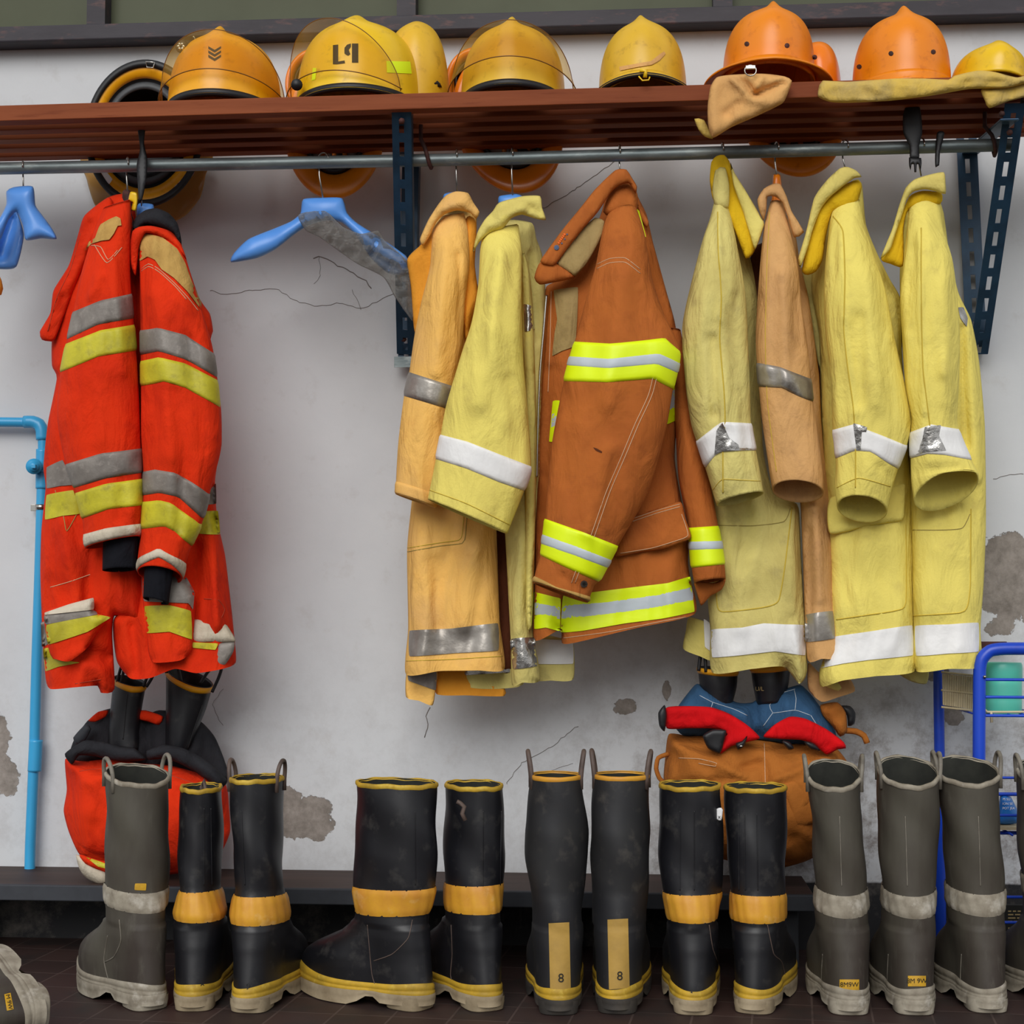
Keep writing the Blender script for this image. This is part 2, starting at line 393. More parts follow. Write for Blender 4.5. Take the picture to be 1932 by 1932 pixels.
M['hblack'] = mat('black_rubber_trim', '17171a', rough=.5)
M['hin'] = mat('dark_brown_liner', '3a1e12', '241410', 20, (.4, .6), .7)
M['capetan'] = fab('tan_cape_cloth', 'dca868', 'c89860', 'b0875a', 12)
M['capeyel'] = fab('yellow_cape_cloth', 'd6b455', 'bda468', 'a08f68', 12, (.4, .65))
M['rub'] = mat('black_rubber', '121216', '1b1b20', 9, (.4, .8), .42, 0, .1, 40, .5, '3a3836', 30)
M['rubd'] = mat('dusty_black_rubber', '1f1f22', '2a2927', 8, (.4, .75), .6, 0, .1, 40, .4, '45413c', 26)
M['rubg'] = mat('grey_green_rubber', '4d493f', '38302a', 6, (.38, .62), .62, 0, .15, 60, .4, '5a564c', 30, stretch=(1, 1, .35))
M['rubin'] = mat('boot_lining', '2b2c26', '1d1e1a', 30, (.4, .7), .95)
M['by'] = mat('yellow_rubber_band', 'd9a02c', 'c98a34', 16, (.35, .65), .5, 0, .2, 60, .4, 'dcb878', 22)
M['byy'] = mat('worn_yellow_rubber', 'c8a02c', '8f7426', 14, (.4, .7), .6, 0, .3, 60, .4, 'd8bc50', 40)
M['cream'] = mat('cream_sole_rubber', 'a19278', '83745c', 22, (.35, .65), .75, 0, .3, 60, .3, '6f6250', 14)
M['creamg'] = mat('pale_grey_rubber', 'a29a8a', '7c7364', 26, (.35, .65), .7, 0, .35, 60, .3, 'd8d2c6', 18)
M['darksole'] = mat('dark_sole_rubber', '2e2a26', '443d34', 22, rough=.8)
M['pipe'] = mat('light_blue_pvc', '3aa4d8', '3498cc', 5, (.4, .8), .32)
M['rack'] = mat('royal_blue_paint', '1746c4', '1238a4', 12, (.5, .8), .35)
M['green'] = mat('mint_green_plastic', '5cc8b0', '52bca6', 5, (.4, .8), .35)
M['cane'] = mat('beige_plastic_slats', 'cdbd98', 'a8946c', 12, rough=.7)
M['bluebag'] = mat('blue_printed_plastic', '1f6fbe', '165a9e', 9, rough=.35)
M['white'] = mat('white_print', 'e6e6e6', rough=.6); M['ink'] = mat('black_ink', '15140f', rough=.8)
M['label'] = mat('yellow_label', 'c89a1a', 'a87f18', 40, rough=.6); M['gold'] = mat('gold_print', 'b39b66', rough=.6)
M['wlabel'] = mat('white_label', 'd9d5cf', 'b04038', 90, (.5, .6), .6)
M['bluequilt'] = fab('blue_quilted_lining', '35597c', '2c4a68', None, 8)
M['redknit'] = fab('scarlet_cloth', 'd60a12', 'bb0810', None, 9)
M['thr_w'] = mat('white_thread', 'b9c4cc', rough=.9)
M['orangeprint'] = mat('orange_print', 'f06a1a', rough=.7); M['bluegrey'] = mat('slate_print', '4a5a78', rough=.7)
M['led'] = mat('torch_reflector', 'd8d8dc', rough=.15, metal=1)
def visor_mat(name, tint, a, dif=None):
    m = bpy.data.materials.new(name); m.use_nodes = True; nt = m.node_tree; nt.nodes.clear()
    o = N(nt, 'OutputMaterial'); tr = N(nt, 'BsdfTransparent'); tr.inputs[0].default_value = lin(tint)
    gl = N(nt, 'BsdfPrincipled'); gl.inputs['Base Color'].default_value = lin(dif or tint); gl.inputs['Roughness'].default_value = .18
    mx = N(nt, 'MixShader'); fr = N(nt, 'LayerWeight'); fr.inputs[0].default_value = .3
    r = N(nt, 'MapRange'); r.inputs[3].default_value = a; r.inputs[4].default_value = min(1, a+.5); nt.links.new(fr.outputs[1], r.inputs[0])
    nt.links.new(r.outputs[0], mx.inputs[0]); nt.links.new(tr.outputs[0], mx.inputs[1]); nt.links.new(gl.outputs[0], mx.inputs[2]); nt.links.new(mx.outputs[0], o.inputs[0])
    return m
M['visor'] = visor_mat('clear_amber_visor', 'fcf4de', .03, 'd8a040'); M['visor_dirty'] = visor_mat('scuffed_visor', 'f6e6bc', .08, 'd09a3c'); M['visor_brown'] = visor_mat('brown_visor', 'c69c5a', .55)
M['plastic'] = visor_mat('crumpled_clear_plastic', 'dcdad6', .16)
nt = M['plastic'].node_tree; pn = N(nt, 'TexNoise'); pn.inputs['Scale'].default_value = 55; pb = N(nt, 'Bump'); pb.inputs['Strength'].default_value = 1; pb.inputs['Distance'].default_value = .01
nt.links.new(pn.outputs[0], pb.inputs['Height'])
for n_ in nt.nodes:
    if n_.type == 'BSDF_PRINCIPLED': nt.links.new(pb.outputs[0], n_.inputs['Normal'])
# wall: painted plaster, blotches, peeled patches, black skirting paint
def wall_mat():
    m = bpy.data.materials.new('painted_plaster'); m.use_nodes = True; nt = m.node_tree; b = nt.nodes['Principled BSDF']; b.inputs['Roughness'].default_value = .75
    L = nt.links.new; t = N(nt, 'TexCoord'); g = t.outputs['Object']
    def noise(s, d=6, r=.6):
        n = N(nt, 'TexNoise'); n.inputs['Scale'].default_value = s; n.inputs['Detail'].default_value = d; n.inputs['Roughness'].default_value = r; L(g, n.inputs[0]); return n
    def mr_(src, a, c, lo=0, hi=1):
        r = N(nt, 'MapRange'); r.inputs[1].default_value = a; r.inputs[2].default_value = c; r.inputs[3].default_value = lo; r.inputs[4].default_value = hi; L(src, r.inputs[0]); return r.outputs[0]
    def mix(f, a, c):
        x_ = N(nt, 'Mix', data_type='RGBA'); L(f, x_.inputs[0])
        for i, v in ((6, a), (7, c)):
            if hasattr(v, 'links'): L(v, x_.inputs[i])
            else: x_.inputs[i].default_value = lin(v)
        return x_.outputs[2]
    def mth(op, a, c=None):
        x_ = N(nt, 'Math', operation=op)
        for i, v in ((0, a), (1, c)):
            if v is None: continue
            if hasattr(v, 'links'): L(v, x_.inputs[i])
            else: x_.inputs[i].default_value = v
        return x_.outputs[0]
    col = mix(mr_(noise(2.2).outputs[0], .35, .7), 'd0d2d4', 'c4c6c9')
    col = mix(mr_(noise(11, 8, .7).outputs[0], .56, .8, 0, .5), col, 'a9a29c')
    sx = N(nt, 'SeparateXYZ'); L(g, sx.inputs[0])
    low = mr_(sx.outputs[2], .75, .25)                       # grime gathers near the bottom
    rgt = mr_(sx.outputs[0], .0, .55); lowr = mth('MULTIPLY', low, mth('ADD', mth('MULTIPLY', rgt, .9), .22))
    sp1 = mth('MULTIPLY', mr_(noise(16, 10, .78).outputs[0], .46, .62), lowr)
    col = mix(sp1, col, '8b8582')
    sp2 = mr_(noise(60, 4, .8).outputs[0], .70, .76); col = mix(mth('MULTIPLY', sp2, .75), col, '6f6660')
    # peeled patches
    dn = noise(13, 9, .68); dx = mth('MULTIPLY', mth('SUBTRACT', dn.outputs[0], .52), 3.6)
    tot = None
    for (px, py, rx, ry) in ((570, 1540, 68, 40), (545, 1505, 30, 22), (600, 1560, 30, 24), (-5, 1390, 34, 42), (8, 1460, 30, 40), (1925, 1070, 78, 66), (1900, 1130, 52, 46), (1890, 1180, 30, 24), (1182, 1333, 26, 15), (1258, 1305, 10, 20), (1800, 1345, 20, 22), (1765, 1270, 26, 14), (1720, 1262, 60, 9)):
        c = P(px, py, 0); s_ = mpp(0)
        a = mth('DIVIDE', mth('SUBTRACT', sx.outputs[0], c.x), rx*s_); d = mth('DIVIDE', mth('SUBTRACT', sx.outputs[2], c.z), ry*s_)
        r2 = mth('ADD', mth('MULTIPLY', a, a), mth('MULTIPLY', d, d)); v = mth('SUBTRACT', 1.0, r2)
        tot = v if tot is None else mth('MAXIMUM', tot, v)
    pk = mr_(mth('ADD', mth('ADD', tot, mth('MULTIPLY', dx, 1.3)), 0.0), -.02, .05)
    pcol = mix(mr_(noise(28, 8, .75).outputs[0], .35, .65), '9c938b', '6f675f')
    col = mix(pk, col, pcol)
    # black paint at the foot, worn
    zc = P(1640, 1665, 0).z
    edge = mth('ADD', sx.outputs[2], mth('MULTIPLY', mth('SUBTRACT', noise(14, 6, .6).outputs[0], .5), .012))
    bk = mr_(edge, zc+.002, zc-.002)
    bcol = mix(mr_(noise(9, 9, .75).outputs[0], .5, .68), '1b1b1e', '5c5650')
    col = mix(bk, col, bcol)
    L(col, b.inputs['Base Color'])
    h = mth('ADD', mth('MULTIPLY', pk, -1.0), mth('MULTIPLY', noise(70, 5).outputs[0], .12))
    bp = N(nt, 'Bump'); bp.inputs['Strength'].default_value = .6; bp.inputs['Distance'].default_value = .004; L(h, bp.inputs['Height']); L(bp.outputs[0], b.inputs['Normal'])
    return m
def floor_mat():
    m = bpy.data.materials.new('dark_red_floor_tiles'); m.use_nodes = True; nt = m.node_tree; b = nt.nodes['Principled BSDF']; b.inputs['Roughness'].default_value = .6
    t = N(nt, 'TexCoord'); mp = N(nt, 'Mapping'); mp.inputs['Rotation'].default_value = (0, 0, .1); nt.links.new(t.outputs['Object'], mp.inputs[0])
    br = N(nt, 'TexBrick'); br.inputs['Scale'].default_value = 1; br.inputs['Brick Width'].default_value = .1; br.inputs['Row Height'].default_value = .1; br.offset = 0; br.inputs['Mortar Size'].default_value = .0022
    br.inputs['Color1'].default_value = lin('3c2925'); br.inputs['Color2'].default_value = lin('30211e'); br.inputs['Mortar'].default_value = lin('4d3d38')
    nt.links.new(mp.outputs[0], br.inputs[0]); n = N(nt, 'TexNoise'); n.inputs['Scale'].default_value = 12; n.inputs['Detail'].default_value = 8; nt.links.new(t.outputs['Object'], n.inputs[0])
    mx = N(nt, 'Mix', data_type='RGBA'); r = N(nt, 'MapRange'); r.inputs[1].default_value = .5; r.inputs[2].default_value = .75; nt.links.new(n.outputs[0], r.inputs[0]); nt.links.new(r.outputs[0], mx.inputs[0])
    nt.links.new(br.outputs[0], mx.inputs[6]); mx.inputs[7].default_value = lin('27211f'); nt.links.new(mx.outputs[2], b.inputs[0])
    bp = N(nt, 'Bump'); bp.inputs['Distance'].default_value = .002; bp.invert = True; nt.links.new(br.outputs[1], bp.inputs['Height']); nt.links.new(bp.outputs[0], b.inputs['Normal'])
    return m
# ---------------------------------------------------------------- setting
wall = tag(box('wall_back', (0.0, .06, 1.35), (4.4, .12, 2.9), wall_mat()), kind='structure', label='white plaster wall with cracks and peeled patches')
tag(box('floor', (0.1, -1.6, -.05), (6, 3.6, .1), floor_mat()), kind='structure', label='dark red tiled floor')
M['frame'] = mat('charcoal_window_frame_paint', '38343a', '2c282e', 20, (.4, .7), .6, 0, .2, 60, .4, '6b4a44', 70, stretch=(.3, 1, 1))
M['glass'] = mat('olive_tinted_window_glass', '4e523c', '454832', 3, (.4, .7), .5, 0, 0, 60, .25)
def zat(x, y, Y): return P(x, y, Y).z
zr = (zat(0, 74, -.05)+zat(1932, 32, -.05))/2; zt = (zat(0, 43, -.05)+zat(1932, 2, -.05))/2
wf = box('window_1', (0, -.02, (zr+zt)/2), (4.0, .06, zt-zr), M['frame'], bev=.003); tag(wf, kind='structure', label='dark window frame above the wall')
for px in (180, 766, 1364, 1960):
    a = P(px, 30, -.05); box('window_frame', (a.x, -.02, zt+.2), (.04, .055, .4), M['frame'], wf)
box('window_pane', (0, -.004, zt+.2), (4.0, .006, .4), M['glass'], wf)
def crack(pts, r=.0007):
    q = resamp(pts, 7, False, .3); rr = np.random.RandomState(len(pts)*7+int(pts[0][0])); q = q+rr.uniform(-1.6, 1.6, q.shape)
    tube('crack', PA(q, -.0004), r, M['crack'], wall, n=4)
M['crack'] = mat('crack_grime', '7d7672', rough=.9)
crack([(395, 548), (430, 556), (470, 548), (520, 546), (560, 568), (600, 578), (640, 572), (680, 582), (710, 570), (742, 553)])
crack([(590, 488), (600, 482), (625, 494), (660, 512), (690, 530), (700, 545)], .0012); crack([(602, 484), (604, 520), (592, 535)], .0005)
crack([(665, 548), (675, 570), (682, 584)], .0006); crack([(1025, 393), (1080, 360), (1160, 305)])
crack([(955, 1480), (985, 1440), (1040, 1410), (1070, 1385), (1090, 1370)]); crack([(1082, 1440), (1040, 1455), (1010, 1480)], .0005)
crack([(812, 1335), (802, 1350), (808, 1365), (800, 1390)], .001); crack([(1875, 905), (1905, 895), (1932, 893)])
crack([(420, 1300), (402, 1330), (420, 1370)], .0004); crack([(775, 1200), (790, 1260)], .0004)
# ---------------------------------------------------------------- bench and shelf
b0 = P(-120, 1645, -.02); zb = P(600, 1640, 0).z; x1 = P(1536, 1665, -.22).x
bench = thing('bench', 'long low dark wooden bench with a blue-grey front edge along the wall', 'bench', (0, -.12, 0))
box('seat', ((b0.x-.3+x1)/2, -.11, zb-.012), (x1-b0.x+.3, .215, .022), M['benchwood'], bench, bev=.002)
box('front_edge', ((b0.x-.3+x1)/2, -.224, zb-.015), (x1-b0.x+.3, .014, .03), M['slate'], bench, bev=.002, label='blue-grey painted front edge')
for xx in (b0.x+.1, 0.1, x1-.05): box('leg', (xx, -.11, (zb-.024)/2), (.05, .12, zb-.024), M['slate'], bench, bev=.002)
shelf = thing('wall_shelf', 'red-brown slatted wooden shelf holding the helmets', 'shelf', (0, -.26, 1.6))
def shtop(px): return P(px, 198-px*(198-150)/1500*1.0 if px < 1500 else 150-(px-1500)*.024, -.40).z
# each slat: front-face bottom line runs between two points of the wall's own perspective
NS = 5
for k in range(NS):
    t = k/(NS-1); Yf = -.40+t*.235; dp = .031
    zl = P(0, 228, -.40).z*(1-t)+P(0, 297, -.165).z*t; zrr = P(1932, 172, -.40).z*(1-t)+P(1932, 250, -.165).z*t
    hl = .030
    xl = P(0, 228, Yf).x; xr = P(1932, 172, Yf).x; sl = (zrr-zl)/(xr-xl)
    xa = xl-.15; xb = xr+.12; za = zl+sl*(xa-xl); zb_ = zl+sl*(xb-xl)
    beam('slat', (xa, Yf+dp/2, za+hl/2), (xb, Yf+dp/2, zb_+hl/2), hl, dp, M['wood'], shelf, side=Vector((0, 0, 1)), bev=.0015)
def slotted(name, a, b, wd, parent, side=Vector((1, 0, 0)), skip=.06, thru=True):
    """slotted steel angle: face strip with real slots plus a return flange"""
    a = Vector(a); b = Vector(b); z = (b-a).normalized(); L = (b-a).length; x_ = (side-z*side.dot(z)).normalized(); n_ = z.cross(x_)
    if n_.y > 0: n_ = -n_
    pit = .048; sl = .03; sw = .0095; V = []; Fs = []
    def add(u, v, d): V.append(tuple(a+x_*u+z*v-n_*d)); return len(V)-1
    def quad(u0, v0, u1, v1): Fs.append([add(u0, v0, 0), add(u1, v0, 0), add(u1, v1, 0), add(u0, v1, 0)])
    v = 0; h = wd/2
    while v < L-.001:
        e0 = min(L, v+(pit-sl)); quad(-h, v, h, e0)
        if e0 >= L: break
        e1 = min(L, e0+sl); quad(-h, e0, -sw/2, e1); quad(sw/2, e0, h, e1)
        v = e1
    o = mk(name, V, Fs, M['navymetal'], parent, False); m = o.modifiers.new('s', 'SOLIDIFY'); m.thickness = .0022; m.offset = 0
    V2 = [tuple(a+x_*h+n_*0), tuple(b+x_*h), tuple(b+x_*h-n_*.03), tuple(a+x_*h-n_*.03)]
    o2 = mk('flange', V2, [(0, 1, 2, 3)], M['navymetal'], o, False); m = o2.modifiers.new('s', 'SOLIDIFY'); m.thickness = .0022; m.offset = 0
    return o
zu = P(760, 208, -.38).z; xl_ = P(766, 600, -.02).x
slotted('brace', (P(757, 206, -.385)), (P(765, 668, -.036)), .036, shelf)
slotted('post', (xl_+.01, -.035, zu+.0), (P(766, 690, -.03)), .034, shelf)
box('foot_plate', P(760, 683, -.04), (.036, .004, .022), M['galv'], shelf)
slotted('post', P(1822, 240, -.035), P(1842, 655, -.035), .040, shelf)
slotted('brace', P(1915, 195, -.385), P(1846, 668, -.045), .036, shelf)
beam('bracket_arm', P(1905, 225, -.40), P(1830, 290, -.03), .034, .004, M['navymetal'], shelf)
beam('bracket_arm', P(757, 206, -.39), P(766, 300, -.02), .034, .004, M['navymetal'], shelf)
for (x_, y_, Y_) in ((758, 228, -.38), (762, 640, -.055), (1905, 250, -.37), (1890, 215, -.39)): tube('bolt', [P(x_, y_, Y_-.004), P(x_, y_, Y_+.004)], .006, M['rust'], shelf, n=6)
RY = -.285
rod = thing('hanging_rod', 'long galvanised steel pipe hung on iron hooks below the slatted shelf', 'rail', P(966, 288, RY))
ra = P(-60, 319, RY); rb = P(1910, 273, RY)
tube('pipe', [ra, ra.lerp(rb, .5)+Vector((0, 0, -.004)), rb], .0122, M['galv'], rod, n=20, caps=False)
tube('pipe_end', [rb-Vector((.002, 0, 0)), rb+Vector((.006, 0, 0))], .0105, M['galv'], rod, n=20)
def rodz(px): return 318-(px/1910)*45+4*(1-((px-955)/955)**2)*-.3
for px in (808, 1872):
    c = P(px, rodz(px), RY); pts = []
    for k in range(9):
        an = math.radians(200-k*30); pts.append(c+Vector((.004*k-.01, -math.cos(an)*.0165, -math.sin(an+math.pi)*.0165*-1)))
    hk = [P(px-14, rodz(px)-62, RY-.01), P(px-14, rodz(px)-35, RY-.012), c+Vector((-.004, -.017, .014)), c+Vector((0, -.019, 0)), c+Vector((.004, -.010, -.017)), c+Vector((.005, .004, -.019)), c+Vector((.006, .016, -.008)), c+Vector((.006, .017, .006))]
    tube('hook', hk, .004, M['rust'], rod, n=8, label='rusty iron hook')
# ---------------------------------------------------------------- hangers
def hook(par, px, py, phi=15, Y=RY):
    c = P(px, rodz(px), Y); ph = math.radians(phi); dr = Vector((math.sin(ph), -math.cos(ph), 0)); r = .0155
    pts = []
    for k in range(11):
        an = math.radians(190-k*21); pts.append(c+(-dr)*(-math.cos(an))*r*-1+Vector((0, 0, math.sin(an)*r)))
    end = P(px+1, py, Y); p = pts[-1]
    pts = pts+[p.lerp(end, .12)+dr*.003, p.lerp(end, .3)+dr*.0, end]
    tube('hook', pts, .0016, M['chrome'], par, n=6, label='bright steel wire hook')
def hanger(label, px, py, phi=15, body=None, mt='hanger', group='coat hangers on the rod'):
    t = thing('coat_hanger', label, 'hanger', P(px, py, RY), group)
    hook(t, px, py, phi)
    if body: body(t)
    return t
def big(t):
    o = puff('body', [(572, 376), (608, 373), (645, 374), (655, 402), (674, 421), (720, 450), (766, 483), (772, 503), (764, 518), (733, 516), (700, 487), (672, 445), (645, 420), (616, 416), (583, 425), (557, 441), (520, 470), (485, 487), (436, 495), (441, 478), (469, 451), (520, 430), (550, 417), (567, 402)], RY, .016, M['hanger'], t, R=22, amp=.0, s=6, folds=[(690, 470, 750, 508, 8, -.012)], back=.9)
hanger('bare blue plastic hanger with torn clear wrapping on its right arm', 609, 378, 55, big)
pl = puff('plastic_wrap', [(563, 405), (612, 397), (648, 428), (681, 441), (713, 435), (726, 454), (769, 493), (776, 540), (782, 598), (778, 606), (746, 562), (723, 523), (671, 496), (603, 448), (577, 435)], RY-.014, .008, M['plastic'], None, R=18, amp=.008, wx=16, wy=20, s=5, ridge=.9)
tag(pl, 'torn clear plastic wrap draped over the bare blue hanger', 'plastic wrap')
pl2 = pl
def lefth(t):
    puff('body', [(12, 361), (26, 353), (62, 352), (67, 387), (80, 406), (98, 431), (107, 451), (78, 450), (49, 453), (43, 425), (31, 400), (16, 415), (2, 450), (-20, 470), (-30, 440), (0, 410), (12, 385)], RY, .02, M['hanger'], t, R=22, amp=0, s=6, back=.7)
    puff('arm', [(14, 400), (31, 398), (45, 444), (31, 503), (0, 508), (-40, 500), (-30, 450), (0, 420)], RY+.06, .012, M['hanger'], t, R=14, amp=0, s=6, folds=[(28, 410, 5, 480, 11, -.02)])
hanger('blue plastic hanger turned edge-on at the far left end of the rod', 43, 352, 20, lefth)
def neck(pts, m='hanger'):
    return lambda t: puff('body', pts, RY+.01, .012, M[m], t, R=10, amp=0, s=5, back=.9)
hanger('hanger holding the left red fire coat', 240, 366, 25, neck([(232, 360), (246, 360), (250, 400), (262, 470), (215, 470), (228, 400)], 'rust'))
hanger('blue hanger holding the red fire coat with black collar', 266, 390, 15, neck([(262, 384), (289, 386), (292, 410), (318, 450), (262, 450), (258, 400)]))
hanger('blue hanger holding the amber fire coat', 861, 362, 10, neck([(838, 366), (862, 362), (880, 375), (882, 392), (836, 392), (836, 380)]))
hanger('blue hanger holding the straw-yellow coat beside the amber one', 966, 368, 10, neck([(942, 370), (975, 366), (990, 374), (985, 392), (940, 392), (940, 384)]))
hanger('hanger hidden inside the rust-brown fire coat', 1169, 322, 5, neck([(1158, 330), (1180, 330), (1190, 380), (1200, 440), (1140, 440), (1150, 380)]))
hanger('hanger inside the dusty yellow coat right of the rust-brown coat', 1363, 295, 5, neck([(1350, 305), (1368, 305), (1374, 400), (1350, 400)]))
hanger('orange-necked hanger holding the tan coat', 1465, 338, 12, neck([(1459, 330), (1472, 330), (1477, 370), (1485, 430), (1450, 430), (1456, 370)], 'ho2'))
hanger('hanger holding the lemon-yellow coat beside the tan coat', 1594, 318, 18, neck([(1585, 325), (1600, 322), (1603, 334), (1588, 338)]))
hanger('hanger holding the rightmost yellow coat', 1737, 332, 18, neck([(1728, 342), (1745, 340), (1748, 350), (1730, 352)]))
# ---------------------------------------------------------------- coats
CY = RY
def coat(label, px, py, group='fire coats hanging from the rod'): return thing('fire_coat', label, 'coat', P(px, py, CY), group)
# ------------------------------------------------------------
# red coat, left
t = coat('left red fire coat with tan shoulder patch and worn grey and yellow bands', 180, 370)
bd = puff('coat_body', [(205, 372), (240, 366), (254, 395), (262, 480), (268, 800), (271, 1000), (272, 1168), (240, 1168), (216, 1162), (212, 1200), (216, 1300), (190, 1307), (184, 1294), (140, 1297), (95, 1300), (86, 1280), (80, 1200), (76, 1080), (78, 1000), (86, 920), (82, 880), (90, 800), (107, 714), (98, 690), (98, 640), (110, 600), (130, 520), (158, 440), (164, 408)], CY+.03, .045, M['red'], t, R=50, amp=.006, wx=30, hem=1255, seed=1, folds=[(120, 990, 150, 1140, 14, .012), (172, 1040, 165, 1160, 10, -.014), (225, 1080, 230, 1160, 9, .012), (110, 1200, 200, 1240, 14, -.02), (160, 1255, 150, 1295, 9, .012)])
fl = puff('storm_flap', [(160, 406), (205, 372), (216, 396), (196, 450), (160, 500), (128, 580), (104, 640), (92, 644), (79, 641), (75, 626), (95, 590), (101, 548), (130, 500), (148, 440)], CY+.0, .022, M['red'], t, R=16, amp=.003, seed=2, folds=[(120, 560, 95, 630, 5, -.01), (170, 420, 130, 520, 5, -.008), (200, 400, 160, 470, 5, .01)])
seam([fl], [(152, 440), (134, 505), (108, 560), (90, 625)], M['thread_r'])
sl1 = Loft([(196, 392, 246, 378, CY-.03, .02), (176, 440, 248, 425, CY-.04, .04), (152, 520, 246, 500, CY-.05, .05), (138, 588, 248, 556, CY-.055, .052), (114, 702, 257, 661, CY-.055, .055), (108, 790, 263, 760, CY-.055, .055), (124, 876, 266, 846, CY-.055, .055), (141, 925, 268, 898, CY-.055, .05), (155, 980, 270, 953, CY-.055, .048), (158, 1008, 266, 986, CY-.055, .045), (161, 1034, 266, 1013, CY-.055, .042, 6)], amp=.005, seed=4, folds=[(215, 480, 235, 700, 12, .01), (180, 470, 150, 620, 10, -.01), (200, 700, 190, 830, 16, .008), (235, 900, 225, 980, 8, -.008), (190, 520, 170, 560, 7, .008)])
s = sl1.build('sleeve', M['red'], t)
sl1.band('reflective_band', [(139, 587), (190, 566), (245, 554)], [(124, 640), (185, 612), (251, 601)], M['silver_old'], s, label='worn grey reflective band')
sl1.band('reflective_band', [(123, 648), (190, 622), (251, 612)], [(114, 702), (185, 672), (257, 661)], M['lime_old'], s, label='worn yellow band')
sl1.band('reflective_band', [(124, 876), (190, 856), (264, 846)], [(140, 921), (200, 902), (267, 891)], M['silver_old'], s, label='worn grey reflective band')
sl1.band('reflective_band', [(141, 931), (200, 913), (268, 904)], [(155, 979), (205, 960), (269, 953)], M['lime_old'], s, label='worn yellow band')
sl1.band('cuff_trim', [(157, 1009), (200, 997), (266, 988)], [(161, 1034), (210, 1020), (266, 1013)], M['beige'], s, .003, label='grimy beige cuff trim')
k1 = Loft([(196, 990, 262, 985, CY-.05, .03), (194, 1030, 261, 1025, CY-.05, .03), (193, 1076, 257, 1074, CY-.05, .027, 4)], amp=.002, wx=8, seed=5)
k1.build('knit_cuff', M['navy'], s, label='dark navy knitted inner cuff')
decal('shoulder_patch', [s, bd, fl], [(219, 408), (227, 412), (229, 425), (222, 426), (215, 440), (206, 452), (191, 454), (172, 460), (160, 474), (168, 456), (179, 449), (186, 430), (190, 423), (205, 414)], M['suede'], s, .005, label='frayed tan shoulder patch')
seam([s], [(178, 462), (202, 496), (230, 467)], M['thread']); seam([s], [(172, 463), (190, 466), (204, 490), (222, 472)], M['thread'])
decal('reflective_band', [bd], [(88, 882), (118, 868), (132, 900), (142, 914), (112, 917), (88, 921)], M['silver_old'], bd); decal('reflective_band', [bd], [(88, 934), (138, 925), (150, 969), (118, 973), (85, 980)], M['lime_old'], bd)
pn = puff('front_panel', [(84, 1155), (130, 1140), (176, 1128), (177, 1154), (210, 1164), (191, 1184), (165, 1222), (130, 1248), (98, 1240), (90, 1215)], CY-.02, .018, M['red'], t, R=16, amp=.003, hem=1190, seed=8, folds=[(110, 1250, 170, 1215, 8, .006)])
decal('trim', [pn], [(84, 1156), (130, 1140), (176, 1128), (176, 1150), (84, 1160)], M['beige'], pn, .007, label='beige trim'); decal('reflective_band', [pn], [(84, 1161), (176, 1151), (184, 1159), (87, 1178)], M['silver_old'], pn); decal('reflective_band', [pn], [(88, 1179), (184, 1160), (209, 1165), (165, 1192), (91, 1216)], M['lime_old'], pn)
decal('reflective_band', [bd], [(77, 1175), (84, 1172), (90, 1215), (79, 1220)], M['silver_old'], bd); decal('reflective_band', [bd], [(81, 1225), (91, 1222), (100, 1243), (150, 1250), (110, 1258), (86, 1266)], M['lime_old'], bd)
seam([bd], [(95, 1108), (130, 1098), (170, 1084)], M['thread']); seam([bd], [(142, 1290), (190, 1282)], M['thread_r']); seam([bd], [(104, 925), (120, 975), (126, 1002), (145, 970)], M['thread_d'])
# red coat, right
t = coat('red fire coat with black collar lining and a curved tan shoulder patch', 320, 390)
bd = puff('coat_body', [(262, 402), (300, 396), (334, 425), (345, 470), (375, 560), (396, 592), (402, 625), (397, 642), (408, 700), (417, 770), (418, 830), (406, 905), (410, 980), (425, 1050), (437, 1150), (442, 1200), (445, 1250), (420, 1262), (370, 1270), (330, 1262), (284, 1279), (246, 1280), (220, 1246), (214, 1170), (255, 1120), (262, 1000), (258, 800), (250, 600), (244, 470), (250, 430)], CY+.04, .05, M['red'], t, R=45, amp=.007, wx=32, hem=1235, seed=11, folds=[(395, 960, 415, 1180, 12, .012), (372, 1030, 372, 1180, 10, -.016), (250, 1180, 262, 1270, 9, -.016), (395, 600, 400, 640, 6, .01), (252, 470, 256, 620, 5, .014)])
s2 = Loft([(258, 440, 318, 424, CY-.03, .02), (262, 470, 345, 470, CY-.045, .04), (264, 530, 368, 545, CY-.055, .05), (265, 623, 401, 655, CY-.06, .055), (266, 728, 414, 760, CY-.06, .06), (266, 820, 418, 840, CY-.06, .06), (270, 893, 400, 915, CY-.06, .055), (268, 955, 382, 985, CY-.06, .05), (266, 1005, 362, 1030, CY-.06, .045), (260, 1050, 352, 1060, CY-.06, .042, 4), (259, 1078, 344, 1092, CY-.06, .04, 16)], amp=.006, seed=12, folds=[(300, 560, 320, 860, 20, .012), (360, 640, 385, 850, 12, -.01), (345, 900, 340, 1000, 9, -.012), (330, 740, 345, 880, 10, -.008), (275, 560, 282, 800, 9, .006)])
s = s2.build('sleeve', M['red'], t)
s2.band('reflective_band', [(266, 623), (298, 619), (350, 632), (401, 666)], [(265, 670), (300, 663), (350, 678), (408, 710)], M['silver_old'], s, label='worn grey reflective band')
s2.band('reflective_band', [(265, 681), (300, 674), (350, 686), (410, 716)], [(267, 728), (310, 720), (350, 732), (415, 768)], M['lime_old'], s, label='worn yellow band')
s2.band('reflective_band', [(270, 890), (292, 886), (331, 892), (392, 932)], [(270, 934), (300, 930), (336, 938), (379, 976)], M['silver_old'], s, label='worn grey reflective band')
